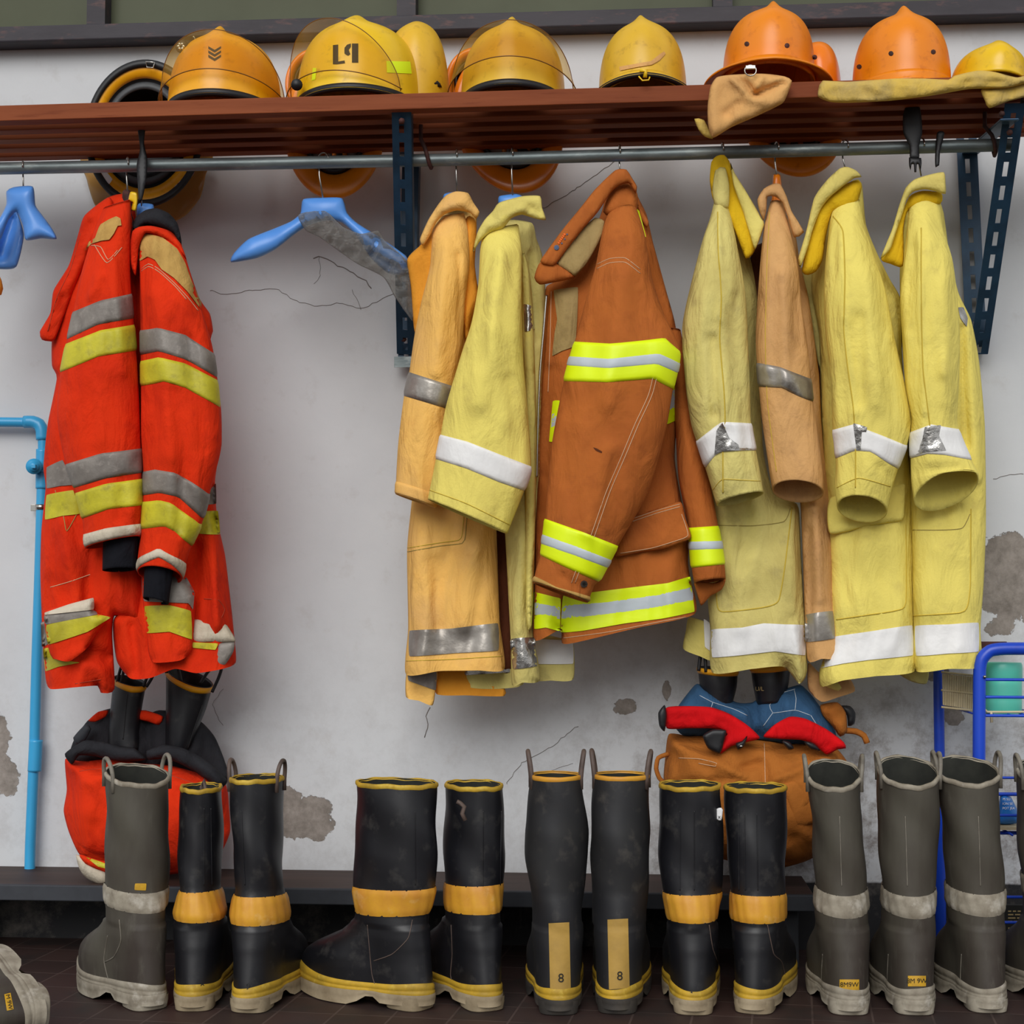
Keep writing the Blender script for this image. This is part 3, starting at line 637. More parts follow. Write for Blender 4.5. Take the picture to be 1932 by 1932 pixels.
s2.band('reflective_band', [(270, 947), (300, 944), (323, 949), (374, 988)], [(267, 998), (310, 993), (330, 1003), (361, 1030)], M['lime_old'], s, label='worn yellow band')
s2.band('cuff_trim', [(260, 1056), (300, 1034), (349, 1062)], [(259, 1077), (300, 1052), (344, 1090)], M['beige'], s, .003, label='grimy beige cuff trim')
Loft([(275, 1030, 332, 1040, CY-.06, .026), (272, 1080, 325, 1090, CY-.06, .026), (270, 1128, 318, 1140, CY-.06, .024, 4)], amp=.002, wx=8, seed=15).build('knit_cuff', M['navy'], s, label='dark navy knitted inner cuff')
decal('shoulder_patch', [s, bd], [(272, 441), (305, 447), (334, 469), (349, 495), (362, 531), (380, 571), (379, 583), (372, 574), (354, 550), (328, 524), (305, 508), (292, 490), (278, 484), (264, 492), (261, 480), (264, 462)], M['suede'], s, .005, label='curved tan shoulder patch')
seam([s], [(262, 512), (280, 498), (300, 508), (330, 535), (355, 562), (374, 586)], M['thread']); seam([s], [(262, 516), (280, 503), (300, 513), (330, 540), (352, 565)], M['thread'])
co = puff('collar', [(250, 430), (256, 410), (275, 396), (296, 393), (318, 402), (334, 420), (341, 445), (342, 462), (325, 440), (300, 430), (275, 426), (255, 440)], CY-.035, .03, M['black_cloth'], t, R=16, amp=.002, seed=16, label='black collar lining')
puff('collar_edge', [(250, 436), (262, 428), (285, 426), (315, 434), (340, 458), (352, 490), (334, 470), (305, 449), (275, 440), (262, 470), (256, 520), (247, 500), (246, 460)], CY-.06, .014, M['red'], t, R=9, amp=.001, seed=17)
decal('reflective_band', [bd], [(388, 936), (407, 912), (408, 950), (386, 952)], M['silver_old'], bd); decal('reflective_band', [bd], [(380, 966), (411, 964), (415, 1008), (372, 1006)], M['lime_old'], bd)
pn = puff('front_panel', [(268, 1085), (300, 1080), (345, 1085), (367, 1118), (368, 1150), (362, 1226), (340, 1246), (290, 1250), (280, 1230), (276, 1190), (270, 1140)], CY-.01, .03, M['red'], t, R=24, amp=.004, hem=1215, seed=18)
decal('reflective_band', [pn], [(268, 1088), (330, 1088), (352, 1090), (367, 1118), (364, 1150), (355, 1138), (272, 1134)], M['silver_old'], pn); decal('reflective_band', [pn], [(273, 1144), (320, 1142), (360, 1153), (362, 1206), (320, 1192), (277, 1194)], M['lime_old'], pn)
hp = puff('folded_hem', [(364, 1170), (419, 1172), (435, 1190), (444, 1211), (400, 1212), (362, 1210)], CY-.0, .012, M['beige'], t, R=10, amp=.001, label='turned-up beige hem')
puff('reflective_band', [(411, 1214), (442, 1210), (440, 1230), (424, 1255), (405, 1262), (388, 1264), (402, 1240)], CY+.0, .006, M['silver_old'], t, R=8, amp=.001, label='dangling grey reflective strip')
decal('reflective_band', [bd], [(364, 1212), (411, 1214), (406, 1226), (364, 1222)], M['lime_old'], bd)
seam([bd], [(385, 1130), (412, 1132), (424, 1150), (418, 1165)], M['thread_r']); 
# amber coat
t = coat('amber fire coat with silver bands hanging next to the bare blue hanger', 850, 365)
bd = puff('coat_body', [(830, 400), (880, 395), (899, 405), (897, 450), (896, 510), (905, 570), (925, 700), (932, 860), (937, 1010), (943, 1172), (952, 1262), (900, 1265), (830, 1266), (766, 1272), (770, 1183), (768, 1038), (777, 943), (790, 800), (785, 640), (779, 600), (775, 542), (769, 488), (795, 462), (812, 452)], CY+.06, .05, M['amber'], t, R=45, amp=.006, wx=40, hem=1240, seed=21, folds=[(900, 1040, 880, 1180, 16, .012), (820, 1060, 830, 1180, 14, -.008), (882, 460, 890, 620, 8, -.014), (785, 480, 790, 600, 10, .008)])
s3 = Loft([(834, 408, 876, 402, CY-.01, .02), (815, 438, 884, 436, CY-.02, .035), (811, 503, 886, 500, CY-.03, .045), (795, 568, 878, 570, CY-.03, .05), (782, 633, 873, 650, CY-.03, .05), (772, 702, 860, 728, CY-.03, .05), (762, 749, 852, 776, CY-.03, .05), (751, 840, 836, 868, CY-.03, .048), (746, 932, 822, 958, CY-.03, .045, 2)], amp=.005, seed=22, folds=[(840, 460, 825, 700, 14, .01), (866, 480, 872, 640, 6, -.01)])
s = s3.build('sleeve', M['amber'], t)
s3.band('reflective_band', [(772, 703), (852, 727)], [(763, 747), (845, 772)], M['silver'], s, label='silver reflective band'); s3.band('cuff_hem', [(748, 909), (826, 934)], [(746, 932), (822, 958)], M['amber'], s, .0018)
fl = puff('storm_flap', [(812, 440), (830, 420), (835, 470), (812, 560), (795, 620), (783, 628), (779, 600), (775, 542), (768, 490), (790, 466)], CY-.015, .014, M['amberin'], t, R=12, amp=.003, label='deeper orange flap')
puff('side_fold', [(880, 410), (899, 420), (896, 500), (903, 560), (890, 600), (880, 650), (872, 600), (868, 500)], CY-.01, .02, M['amberin'], t, R=14, amp=.004, seed=25)
decal('reflective_band', [bd], [(773, 1190), (850, 1186), (939, 1176), (940, 1227), (860, 1232), (773, 1238)], M['silver'], bd, label='silver reflective band')
decal('reflective_band', [bd], [(886, 560), (901, 536), (904, 570), (890, 578)], M['silver'], bd)
puff('collar', [(842, 368), (860, 361), (883, 364), (893, 382), (905, 400), (898, 413), (888, 402), (862, 397), (840, 404), (824, 418), (811, 445), (798, 464), (792, 452), (808, 415), (828, 384)], CY-.04, .011, M['amber'], t, R=7, amp=.002, seed=27, folds=[(830, 395, 870, 380, 8, .008)])
seam([bd], [(881, 975), (878, 1010), (872, 1025), (830, 1030), (769, 1041)], M['thread_d']); seam([bd], [(875, 975), (872, 1008), (866, 1019), (830, 1024), (769, 1034)], M['thread_y']); seam([bd], [(767, 1247), (850, 1244), (948, 1238)], M['thread_y'])
puff('inner_hem', [(823, 1262), (880, 1262), (945, 1290), (952, 1313), (880, 1312), (823, 1309)], CY+.09, .01, M['amberin'], t, R=6, hem=1200, amp=.003)
h_ = puff('hem_tail', [(770, 1262), (824, 1262), (822, 1300), (816, 1331), (790, 1322), (766, 1315)], CY+.075, .008, M['amber'], t, R=6, hem=1200, amp=.002); decal('reflective_band', [h_], [(770, 1268), (823, 1268), (822, 1302), (771, 1284)], M['silver_old'], h_)
puff('inner_lining', [(925, 990), (955, 990), (962, 1100), (965, 1262), (945, 1262), (942, 1170)], CY+.08, .004, M['brown_in'], t, R=8, amp=.001, label='dark lining')
# straw yellow coat
t = coat('straw-yellow fire coat with a white-taped sleeve swung across the amber coat', 960, 370)
bd = puff('coat_body', [(912, 440), (960, 415), (1004, 421), (1012, 450), (1024, 485), (1030, 560), (1034, 700), (1030, 900), (1012, 1000), (1008, 1120), (1008, 1200), (1019, 1283), (985, 1288), (966, 1292), (963, 1203), (953, 1010), (945, 900), (920, 700), (903, 560)], CY+.035, .035, M['yel3'], t, R=30, amp=.006, hem=1260, seed=31, folds=[(985, 1020, 978, 1190, 10, .01), (1000, 480, 1015, 640, 8, -.012)])
bk = puff('back_sleeve', [(985, 470), (1000, 520), (1006, 600), (1012, 800), (1010, 1000), (1003, 1180), (992, 1160), (990, 800), (984, 640)], CY-.005, .02, M['yel'], t, R=12, amp=.004, seed=33); decal('reflective_band', [bk, bd], [(988, 574), (1004, 578), (1009, 620), (990, 625)], M['foil'], bk)
s4 = Loft([(912, 436, 978, 424, CY-.05, .02), (906, 470, 984, 470, CY-.07, .04), (902, 540, 984, 560, CY-.09, .05), (889, 611, 985, 620, CY-.1, .055), (870, 669, 988, 690, CY-.1, .058), (842, 764, 996, 780, CY-.1, .06), (831, 822, 1002, 880, CY-.1, .058), (822, 868, 989, 926, CY-.1, .055), (807, 942, 957, 1007, CY-.1, .05, 3)], amp=.006, wx=36, seed=34, folds=[(950, 480, 905, 760, 18, .012), (960, 720, 975, 860, 14, -.01), (930, 620, 960, 800, 14, .008), (890, 700, 860, 820, 12, .006)])
s = s4.build('sleeve', M['yel2'], t)
s4.band('reflective_band', [(832, 820), (880, 832), (940, 856), (1002, 880)], [(823, 866), (880, 884), (940, 908), (988, 925)], M['white_tape'], s, label='white reflective band'); seam([s], [(811, 925), (880, 950), (961, 990)], M['thread_y'])
puff('collar', [(942, 382), (986, 370), (1019, 370), (1023, 392), (1030, 415), (1008, 412), (985, 405), (965, 412), (948, 432), (925, 440), (905, 456), (892, 476), (900, 440), (914, 415), (930, 398)], CY-.075, .011, M['yel'], t, R=7, amp=.002, seed=37, folds=[(925, 425, 985, 392, 8, .008), (1000, 390, 1020, 400, 6, -.006)])
decal('reflective_band', [bd], [(963, 1206), (1008, 1203), (1013, 1256), (968, 1262)], M['foil'], bd, label='crinkled silver band')
puff('back_hem', [(1008, 1200), (1060, 1204), (1081, 1210), (1082, 1281), (1040, 1284), (1005, 1280)], CY+.1, .008, M['yel3'], t, R=6, hem=1200, amp=.002); hb = [o for o in t.children if o.name.startswith('back_hem')][-1]
decal('reflective_band', [hb], [(1010, 1206), (1080, 1210), (1081, 1252), (1010, 1252)], M['white_tape'], hb)
hb = puff('inner_hem', [(877, 1265), (963, 1262), (990, 1285), (978, 1296), (930, 1300), (884, 1296)], CY+.085, .006, M['yel3'], t, R=6, hem=1200, amp=.002); decal('reflective_band', [hb], [(878, 1266), (962, 1262), (962, 1268), (878, 1274)], M['foil'], hb)
seam([bd], [(977, 440), (990, 520), (1000, 590)], M['thread_y'])
# rust brown coat
t = coat('rust-brown ripstop fire coat with neon yellow and grey bands', 1170, 322)
bd = puff('coat_body', [(1150, 345), (1190, 340), (1204, 372), (1220, 405), (1232, 457), (1256, 545), (1274, 612), (1284, 700), (1281, 760), (1273, 864), (1286, 947), (1300, 1010), (1298, 1060), (1302, 1090), (1311, 1158), (1200, 1185), (1083, 1213), (1060, 1213), (1057, 1188), (1008, 1207), (1008, 1100), (1012, 900), (1016, 760), (1028, 560), (1034, 538), (1070, 520), (1110, 460), (1135, 400)], CY+.02, .055, M['brown'], t, R=55, amp=.005, wx=50, hem=1140, seed=41, folds=[(1200, 420, 1250, 620, 12, -.014), (1040, 700, 1030, 900, 10, -.012), (1220, 880, 1210, 960, 16, .006), (1058, 1120, 1060, 1200, 6, .014)], back=.4)
s5 = Loft([(1152, 392, 1198, 385, CY-.05, .02), (1138, 430, 1216, 440, CY-.07, .04), (1124, 500, 1232, 530, CY-.085, .055), (1104, 570, 1252, 590, CY-.095, .06), (1084, 646, 1282, 662, CY-.1, .065), (1064, 719, 1269, 738, CY-.1, .065), (1042, 831, 1256, 812, CY-.1, .065), (1033, 920, 1222, 930, CY-.1, .06), (1028, 982, 1166, 1030, CY-.1, .055), (1020, 1048, 1132, 1094, CY-.1, .048), (1012, 1072, 1122, 1104, CY-.1, .045), (1006, 1100, 1109, 1137, CY-.1, .042, 3)], amp=.005, wx=40, seed=42, folds=[(1170, 520, 1150, 760, 22, .012), (1210, 560, 1225, 680, 16, -.006), (1080, 760, 1060, 900, 18, -.008), (1150, 850, 1110, 1000, 16, .01), (1060, 1085, 1100, 1110, 5, -.006)], nu=56)
s = s5.build('sleeve', M['brown'], t)
def neonband(L, par, top, w1, w2, bot):
    L.band('reflective_band', top, bot, M['neon'], par, .0022, 'neon yellow reflective band'); L.band('grey_stripe', w1, w2, M['greytape'], par, .0034, 'pale grey reflective stripe')
neonband(s5, s, [(1085, 645), (1151, 648), (1200, 644), (1254, 637), (1282, 662)], [(1078, 670), (1151, 675), (1242, 664), (1279, 682)], [(1072, 693), (1147, 698), (1237, 690), (1274, 707)], [(1064, 719), (1147, 721), (1232, 714), (1268, 733)])
neonband(s5, s, [(1030, 979), (1100, 1004), (1166, 1030)], [(1027, 1004), (1090, 1026), (1153, 1051)], [(1023, 1031), (1080, 1050), (1142, 1073)], [(1020, 1048), (1070, 1072), (1128, 1096)])
s5.band('cuff_leather', [(1008, 1086), (1050, 1108), (1112, 1126)], [(1006, 1101), (1050, 1120), (1109, 1137)], M['suede'], s, .003, 'tan leather cuff edge')
o = decal('eyelet', [s], [(1102+7*math.cos(a), 1102+7*math.sin(a)) for a in np.linspace(0, 6.28, 9)[:-1]], M['chrome'], s, .004, s=3, label='steel eyelet'); decal('eyelet_hole', [s], [(1102+3.4*math.cos(a), 1102+3.4*math.sin(a)) for a in np.linspace(0, 6.28, 9)[:-1]], M['ink'], o, .0052, s=3)
for dx in (0, 7): seam([s], [(1254-dx, 640), (1232-dx, 740), (1205-dx, 800), (1180-dx, 860), (1150-dx, 930), (1122-dx, 1010), (1100-dx, 1060), (1085-dx, 1100)], M['thread'])
for k in (0, 8): seam([s], [(1126, 499+k), (1150, 488+k), (1180, 487+k), (1208, 508+k)], M['thread'])
puff('collar', [(1161, 321), (1182, 320), (1192, 335), (1202, 352), (1199, 366), (1187, 346), (1168, 350), (1152, 364), (1128, 400), (1099, 433), (1070, 470), (1054, 492), (1044, 502), (1030, 500), (1019, 493), (1040, 462), (1063, 431), (1095, 392), (1123, 357)], CY-.075, .011, M['brown'], t, R=7, amp=.001, seed=45)
co = [o for o in t.children if o.name.startswith('collar')][-1]
puff('neck', [(1155, 352), (1190, 342), (1203, 368), (1200, 400), (1160, 410), (1138, 400)], CY-.04, .03, M['brown'], t, R=20, amp=.002, seed=46)
puff('collar_stand', [(1019, 495), (1051, 496), (1085, 521), (1070, 528), (1045, 533), (1018, 537), (1008, 524)], CY-.06, .014, M['brown'], t, R=9, amp=.001)
puff('collar_patch', [(1123, 411), (1140, 417), (1137, 440), (1128, 462), (1109, 495), (1085, 521), (1068, 510), (1051, 497), (1078, 452), (1100, 430)], CY-.065, .008, M['suede2'], t, R=8, amp=.001, s=6, label='khaki leather patch under the collar')
for k in range(6):
    ux, uy = .56, -.83; x0 = 1054+k*3.1*ux*1.25; y0 = 459+k*3.1*uy*1.25
    decal('logo_mark', [co], [(x0-2.4, y0-2.2), (x0+.2, y0-3.0-.2*(k % 2)), (x0+2.6, y0-.4), (x0+.2, y0+1.6)], M['orangeprint'], co, .0022, s=3)
for (x0, y0) in ((1060, 459), (1065.5, 451), (1070, 442)): decal('logo_mark', [co], [(x0+1.7*math.cos(a), y0+1.7*math.sin(a)) for a in np.linspace(0, 6.28, 7)[:-1]], M['bluegrey'], co, .002, s=3)
decal('logo', [co], [(1050+5*math.cos(a), 467+5*math.sin(a)) for a in np.linspace(0, 6.28, 9)[:-1]], M['bluegrey'], co, .002, s=3)
decal('chest_patch', [bd], [(1045, 548), (1090, 542), (1089, 600), (1085, 652), (1060, 662), (1042, 671), (1046, 630), (1051, 602)], M['suede2'], bd, .003, label='khaki leather chest patch')
seam([bd], [(1047, 552), (1054, 602), (1046, 668)], M['thread']); seam([bd], [(1040, 550), (1038, 640), (1034, 740)], M['thread'])
pxtube('zip', [(1031, 557), (1026, 620), (1019, 700), (1015, 800), (1013, 900)], CY-.02, .0028, M['chrome'], t, n=6, label='pale metal zip'); 
decal('reflective_band', [bd], [(1043, 757), (1058, 757), (1050, 830), (1036, 833)], M['neon'], bd); decal('grey_stripe', [bd], [(1042, 781), (1055, 781), (1052, 804), (1040, 806)], M['greytape'], bd, .0035)
decal('reflective_band', [bd], [(1268, 735), (1283, 700), (1282, 760), (1280, 790), (1258, 800)], M['neon'], bd); decal('grey_stripe', [bd], [(1262, 740), (1281, 733), (1280, 766), (1258, 774)], M['greytape'], bd, .0035)
decal('reflective_band', [bd], [(1063, 1124), (1120, 1117), (1210, 1106), (1260, 1100), (1302, 1088), (1306, 1120), (1310, 1154), (1250, 1167), (1180, 1176), (1100, 1190), (1058, 1193), (1060, 1150)], M['neon'], bd, label='neon yellow reflective band'); decal('grey_stripe', [bd], [(1064, 1142), (1140, 1136), (1240, 1122), (1305, 1108), (1307, 1132), (1240, 1146), (1140, 1160), (1060, 1167)], M['greytape'], bd, .0036, label='pale grey reflective stripe')
decal('reflective_band', [bd], [(1008, 1118), (1045, 1126), (1058, 1130), (1056, 1190), (1030, 1184), (1008, 1186)], M['neon'], bd); decal('grey_stripe', [bd], [(1009, 1137), (1030, 1140), (1056, 1146), (1056, 1168), (1030, 1160), (1009, 1160)], M['greytape'], bd, .0036)
fp = puff('pocket_flap', [(1190, 976), (1240, 960), (1284, 947), (1294, 980), (1304, 1014), (1280, 1026), (1252, 1036), (1210, 1042), (1160, 1050), (1170, 1010)], CY-.045, .008, M['brown'], t, R=9, amp=.002, seed=49)
for k in (0, 5): seam([fp], [(1192, 979+k), (1240, 963+k), (1283, 951+k)], M['thread'])
seam([fp], [(1286, 970), (1298, 1010), (1270, 1022), (1230, 1034), (1170, 1044)], M['thread']); seam([bd], [(1062, 1204), (1150, 1192), (1250, 1172), (1308, 1162)], M['thread'])
decal('stain', [s], [(1119, 844), (1126, 846), (1136, 852), (1135, 855), (1124, 850)], M['brown_in'], s, .0012, s=3)
b5 = Loft([(1262, 620, 1284, 622, CY+.0, .02), (1268, 700, 1298, 700, CY-.0, .03), (1274, 800, 1310, 790, CY-.005, .035), (1280, 900, 1335, 890, CY-.01, .038), (1298, 996, 1355, 992, CY-.015, .038), (1305, 1071, 1367, 1066, CY-.02, .036), (1310, 1100, 1369, 1092, CY-.02, .034, 3)], amp=.003, seed=50)
s = b5.build('sleeve', M['brown'], t); neonband(b5, s, [(1301, 996), (1354, 992)], [(1300, 1018), (1358, 1016)], [(1302, 1042), (1362, 1040)], [(1305, 1072), (1366, 1065)])
puff('cuff_inside', [(1310, 1096), (1345, 1100), (1369, 1092), (1362, 1112), (1340, 1125), (1323, 1143), (1315, 1120)], CY+.005, .01, M['brown'], s, R=10, amp=.001)
puff('epaulette', [(1203, 385), (1224, 418), (1220, 430), (1208, 412)], CY-.02, .008, M['brown'], t, R=6, amp=0); ep = decal('reflective_trim', [bd], [(1202, 394), (1206, 398), (1219, 447), (1216, 446), (1204, 412)], M['neon'], bd, .012, s=4)
# dusty yellow coat
t = coat('dusty yellow fire coat just right of the rust-brown coat, its collar standing open', 1360, 296)
bd = puff('coat_body', [(1345, 400), (1372, 360), (1400, 440), (1420, 500), (1430, 565), (1434, 700), (1440, 850), (1460, 930), (1493, 945), (1507, 959), (1512, 1060), (1518, 1154), (1523, 1265), (1508, 1290), (1478, 1258), (1420, 1262), (1344, 1269), (1340, 1190), (1335, 1120), (1336, 960), (1330, 800), (1320, 600)], CY+.06, .045, M['yel3'], t, R=45, amp=.005, hem=1235, seed=51, folds=[(1500, 1180, 1512, 1280, 8, .01), (1490, 980, 1500, 1150, 9, .006), (1420, 1060, 1400, 1180, 20, .008)])
s6 = Loft([(1348, 378, 1368, 376, CY-.03, .015), (1340, 410, 1380, 412, CY-.04, .03), (1326, 452, 1392, 470, CY-.05, .045), (1304, 534, 1406, 551, CY-.06, .055), (1287, 620, 1411, 637, CY-.065, .058), (1293, 723, 1415, 730, CY-.065, .058), (1304, 800, 1417, 797, CY-.065, .055), (1320, 850, 1426, 848, CY-.065, .052), (1336, 900, 1434, 890, CY-.065, .048), (1352, 953, 1441, 930, CY-.065, .042, 8)], amp=.006, wx=32, seed=52, folds=[(1357, 420, 1362, 600, 5, .008), (1362, 600, 1372, 800, 6, .007), (1330, 560, 1335, 760, 16, .01), (1390, 560, 1395, 740, 12, -.01), (1345, 640, 1350, 780, 9, -.012), (1330, 890, 1345, 930, 8, -.008)])
s = s6.build('sleeve', M['yel3'], t); seam([s], [(1354, 400), (1355, 470), (1361, 560), (1358, 640), (1366, 740), (1368, 800), (1364, 850), (1364, 930)], M['thread_y'], r=.0013)
s6.band('reflective_band', [(1315, 832), (1340, 812), (1363, 796), (1417, 798)], [(1332, 882), (1348, 862), (1362, 851), (1428, 849)], M['white_tape'], s, label='white reflective band'); decal('foil_patch', [s], [(1352, 812), (1363, 798), (1376, 826), (1398, 842), (1420, 848), (1362, 852), (1348, 858)], M['foil'], s, .0036, label='bare foil where the tape has worn')
seam([s], [(1344, 926), (1362, 905), (1400, 906), (1438, 908)], M['thread_y'])
puff('collar', [(1352, 294), (1366, 292), (1376, 304), (1384, 328), (1410, 372), (1434, 414), (1441, 424), (1432, 455), (1420, 480), (1407, 488), (1392, 450), (1375, 410), (1364, 395), (1345, 376), (1339, 340), (1342, 306)], CY-.03, .011, M['yelin'], t, R=7, amp=.003, seed=55, folds=[(1378, 320, 1430, 420, 6, .012), (1355, 320, 1360, 370, 7, .012)])
puff('collar_edge', [(1378, 306), (1386, 326), (1412, 368), (1436, 410), (1442, 424), (1425, 470), (1414, 440), (1400, 395), (1384, 350)], CY-.045, .01, M['yel'], t, R=8, amp=.001)
puff('neck', [(1350, 320), (1368, 316), (1376, 350), (1374, 392), (1350, 392), (1344, 360)], CY-.045, .016, M['yel3'], t, R=12, amp=.002)
decal('reflective_band', [bd], [(1342, 1188), (1400, 1184), (1441, 1176), (1480, 1178), (1519, 1180), (1519, 1236), (1462, 1229), (1400, 1236), (1344, 1240)], M['white_tape'], bd, label='white reflective band')
seam([bd], [(1352, 991), (1420, 992), (1479, 984), (1491, 960)], M['thread_d']); seam([bd], [(1494, 958), (1482, 1060), (1469, 1133), (1440, 1146), (1362, 1154), (1352, 1130), (1350, 1010)], M['thread_y'], r=.0012)
ff = puff('back_hem', [(1300, 1165), (1335, 1175), (1345, 1200), (1345, 1246), (1320, 1238), (1289, 1224), (1294, 1190)], CY+.1, .008, M['yel'], t, R=6, hem=1200, amp=.002); decal('reflective_band', [ff], [(1328, 1168), (1344, 1180), (1344, 1230), (1330, 1220)], M['white_tape'], ff)
# tan coat
t = coat('dirty tan fire coat squeezed between two yellow coats', 1465, 346)
bd = puff('coat_body', [(1476, 400), (1500, 440), (1510, 500), (1526, 565), (1545, 705), (1550, 800), (1558, 880), (1566, 952), (1575, 1137), (1585, 1237), (1550, 1243), (1524, 1246), (1518, 1154), (1510, 952), (1490, 900), (1470, 600), (1460, 450)], CY+.045, .035, M['tan'], t, R=26, amp=.005, hem=1215, seed=61, folds=[(1540, 960, 1550, 1130, 8, .01), (1525, 1000, 1530, 1150, 7, -.01)])
s7 = Loft([(1454, 380, 1476, 380, CY-.02, .015), (1442, 424, 1490, 430, CY-.035, .03), (1434, 500, 1505, 500, CY-.045, .042), (1428, 585, 1512, 570, CY-.05, .048), (1426, 654, 1524, 654, CY-.055, .05), (1434, 757, 1534, 757, CY-.055, .05), (1440, 810, 1541, 800, CY-.055, .048), (1452, 893, 1553, 897, CY-.055, .045, 8), (1457, 924, 1554, 930, CY-.055, .042, 21)], amp=.004, seed=62, folds=[(1455, 440, 1448, 700, 7, .006), (1480, 520, 1490, 720, 14, .01), (1505, 560, 1515, 660, 8, -.01)])
s = s7.build('sleeve', M['tan'], t); s7.band('reflective_band', [(1433, 686), (1470, 692), (1527, 713)], [(1434, 729), (1476, 731), (1532, 758)], M['silver'], s, label='silver reflective band'); seam([s], [(1452, 400), (1447, 500), (1444, 640), (1448, 760), (1465, 890)], M['thread_y'])
puff('collar', [(1458, 347), (1472, 347), (1484, 370), (1493, 397), (1507, 420), (1517, 438), (1508, 446), (1498, 448), (1488, 415), (1476, 382), (1462, 371), (1448, 371), (1446, 395), (1441, 416), (1433, 398), (1429, 376), (1441, 356)], CY-.045, .011, M['tan'], t, R=7, amp=.001, seed=65)
decal('reflective_band', [bd], [(1520, 1160), (1571, 1153), (1575, 1204), (1520, 1211)], M['silver'], bd, label='silver reflective band')
puff('inner_panel', [(1420, 470), (1450, 460), (1450, 560), (1440, 700), (1424, 620), (1414, 520)], CY+.06, .01, M['brown_in'], t, R=8, amp=.001, label='dark inner lining')
puff('inner_panel', [(1505, 560), (1560, 560), (1560, 760), (1556, 900), (1520, 800)], CY+.1, .01, M['brown_in'], t, R=8, amp=.001, label='dark inner lining')
hb = puff('back_hem', [(1548, 1270), (1580, 1260), (1605, 1282), (1613, 1304), (1580, 1316), (1550, 1324), (1525, 1300), (1525, 1250)], CY+.095, .008, M['tan'], t, R=6, hem=1200, amp=.003)
# lemon coat
t = coat('lemon-yellow fire coat with a tall turned-up collar, second from the right', 1590, 318)
bd = puff('coat_body', [(1570, 380), (1610, 340), (1626, 346), (1634, 424), (1656, 480), (1679, 527), (1700, 568), (1702, 671), (1712, 800), (1720, 931), (1724, 1180), (1727, 1265), (1650, 1276), (1590, 1284), (1549, 1296), (1546, 1265), (1562, 1210), (1562, 1100), (1560, 1000), (1552, 863), (1548, 720), (1545, 630), (1530, 540), (1540, 470)], CY+.06, .05, M['yel2'], t, R=50, amp=.005, hem=1240, seed=71, folds=[(1700, 560, 1695, 660, 10, .01), (1640, 1040, 1620, 1160, 24, .006)])
s8 = Loft([(1572, 384, 1622, 376, CY-.02, .02), (1566, 420, 1630, 420, CY-.035, .04), (1560, 470, 1648, 480, CY-.05, .05), (1554, 551, 1670, 545, CY-.06, .058), (1558, 630, 1688, 637, CY-.065, .06), (1568, 723, 1708, 727, CY-.065, .06), (1570, 800, 1719, 792, CY-.065, .058), (1575, 838, 1712, 838, CY-.065, .054), (1577, 880, 1695, 883, CY-.065, .05), (1575, 920, 1684, 922, CY-.065, .046, 12), (1579, 955, 1674, 965, CY-.065, .042, 25)], amp=.005, wx=34, seed=72, folds=[(1585, 430, 1594, 600, 5, .007), (1594, 600, 1612, 780, 5, .006), (1640, 520, 1655, 760, 20, .01), (1575, 740, 1580, 810, 8, .008), (1620, 600, 1625, 760, 12, -.008), (1660, 880, 1680, 900, 8, -.008)])
s = s8.build('sleeve', M['yel2'], t); seam([s], [(1572, 408), (1590, 436), (1594, 520), (1592, 620), (1600, 700), (1610, 770), (1614, 850), (1614, 920)], M['thread_y'], r=.0013)
s8.band('reflective_band', [(1573, 811), (1613, 799), (1637, 811), (1707, 840)], [(1577, 864), (1613, 850), (1643, 852), (1694, 884)], M['white_tape'], s, label='white reflective band'); decal('foil_patch', [s], [(1610, 799), (1636, 806), (1634, 815), (1626, 815), (1624, 848), (1616, 848)], M['foil'], s, .0036, label='bare foil where the tape has worn'); seam([s], [(1579, 920), (1620, 902), (1680, 918)], M['thread_y'])
puff('collar_inside', [(1560, 370), (1600, 345), (1620, 340), (1626, 352), (1615, 385), (1572, 400), (1558, 450), (1552, 490), (1540, 512), (1524, 519), (1513, 512), (1522, 460), (1540, 400)], CY-.03, .014, M['yelin'], t, R=14, amp=.003, seed=75, label='deep yellow inside of the collar')
puff('collar', [(1585, 317), (1600, 315), (1616, 322), (1626, 334), (1612, 336), (1590, 352), (1568, 370), (1550, 392), (1534, 432), (1524, 468), (1510, 505), (1506, 488), (1520, 440), (1536, 374), (1560, 340)], CY-.05, .011, M['yel'], t, R=7, amp=.001)
decal('reflective_band', [bd], [(1562, 1206), (1580, 1200), (1650, 1190), (1721, 1180), (1722, 1236), (1640, 1245), (1590, 1252), (1548, 1260), (1556, 1235)], M['white_tape'], bd, label='white reflective band')
pf = puff('pocket_flap', [(1566, 940), (1640, 925), (1704, 912), (1708, 915), (1706, 975), (1695, 984), (1640, 992), (1566, 1007)], CY+.008, .007, M['yel2'], t, R=7, amp=.002); seam([bd, pf], [(1709, 990), (1709, 1136), (1690, 1152), (1640, 1160), (1578, 1169)], M['thread_y'], bd, r=.0012)
puff('hem_corner', [(1548, 1284), (1580, 1284), (1592, 1302), (1582, 1306), (1560, 1298)], CY+.09, .006, M['yel'], t, R=6, amp=.001)
puff('inner_panel', [(1512, 505), (1560, 500), (1560, 620), (1548, 700), (1528, 600)], CY+.08, .01, M['yel3'], t, R=8, amp=.001)
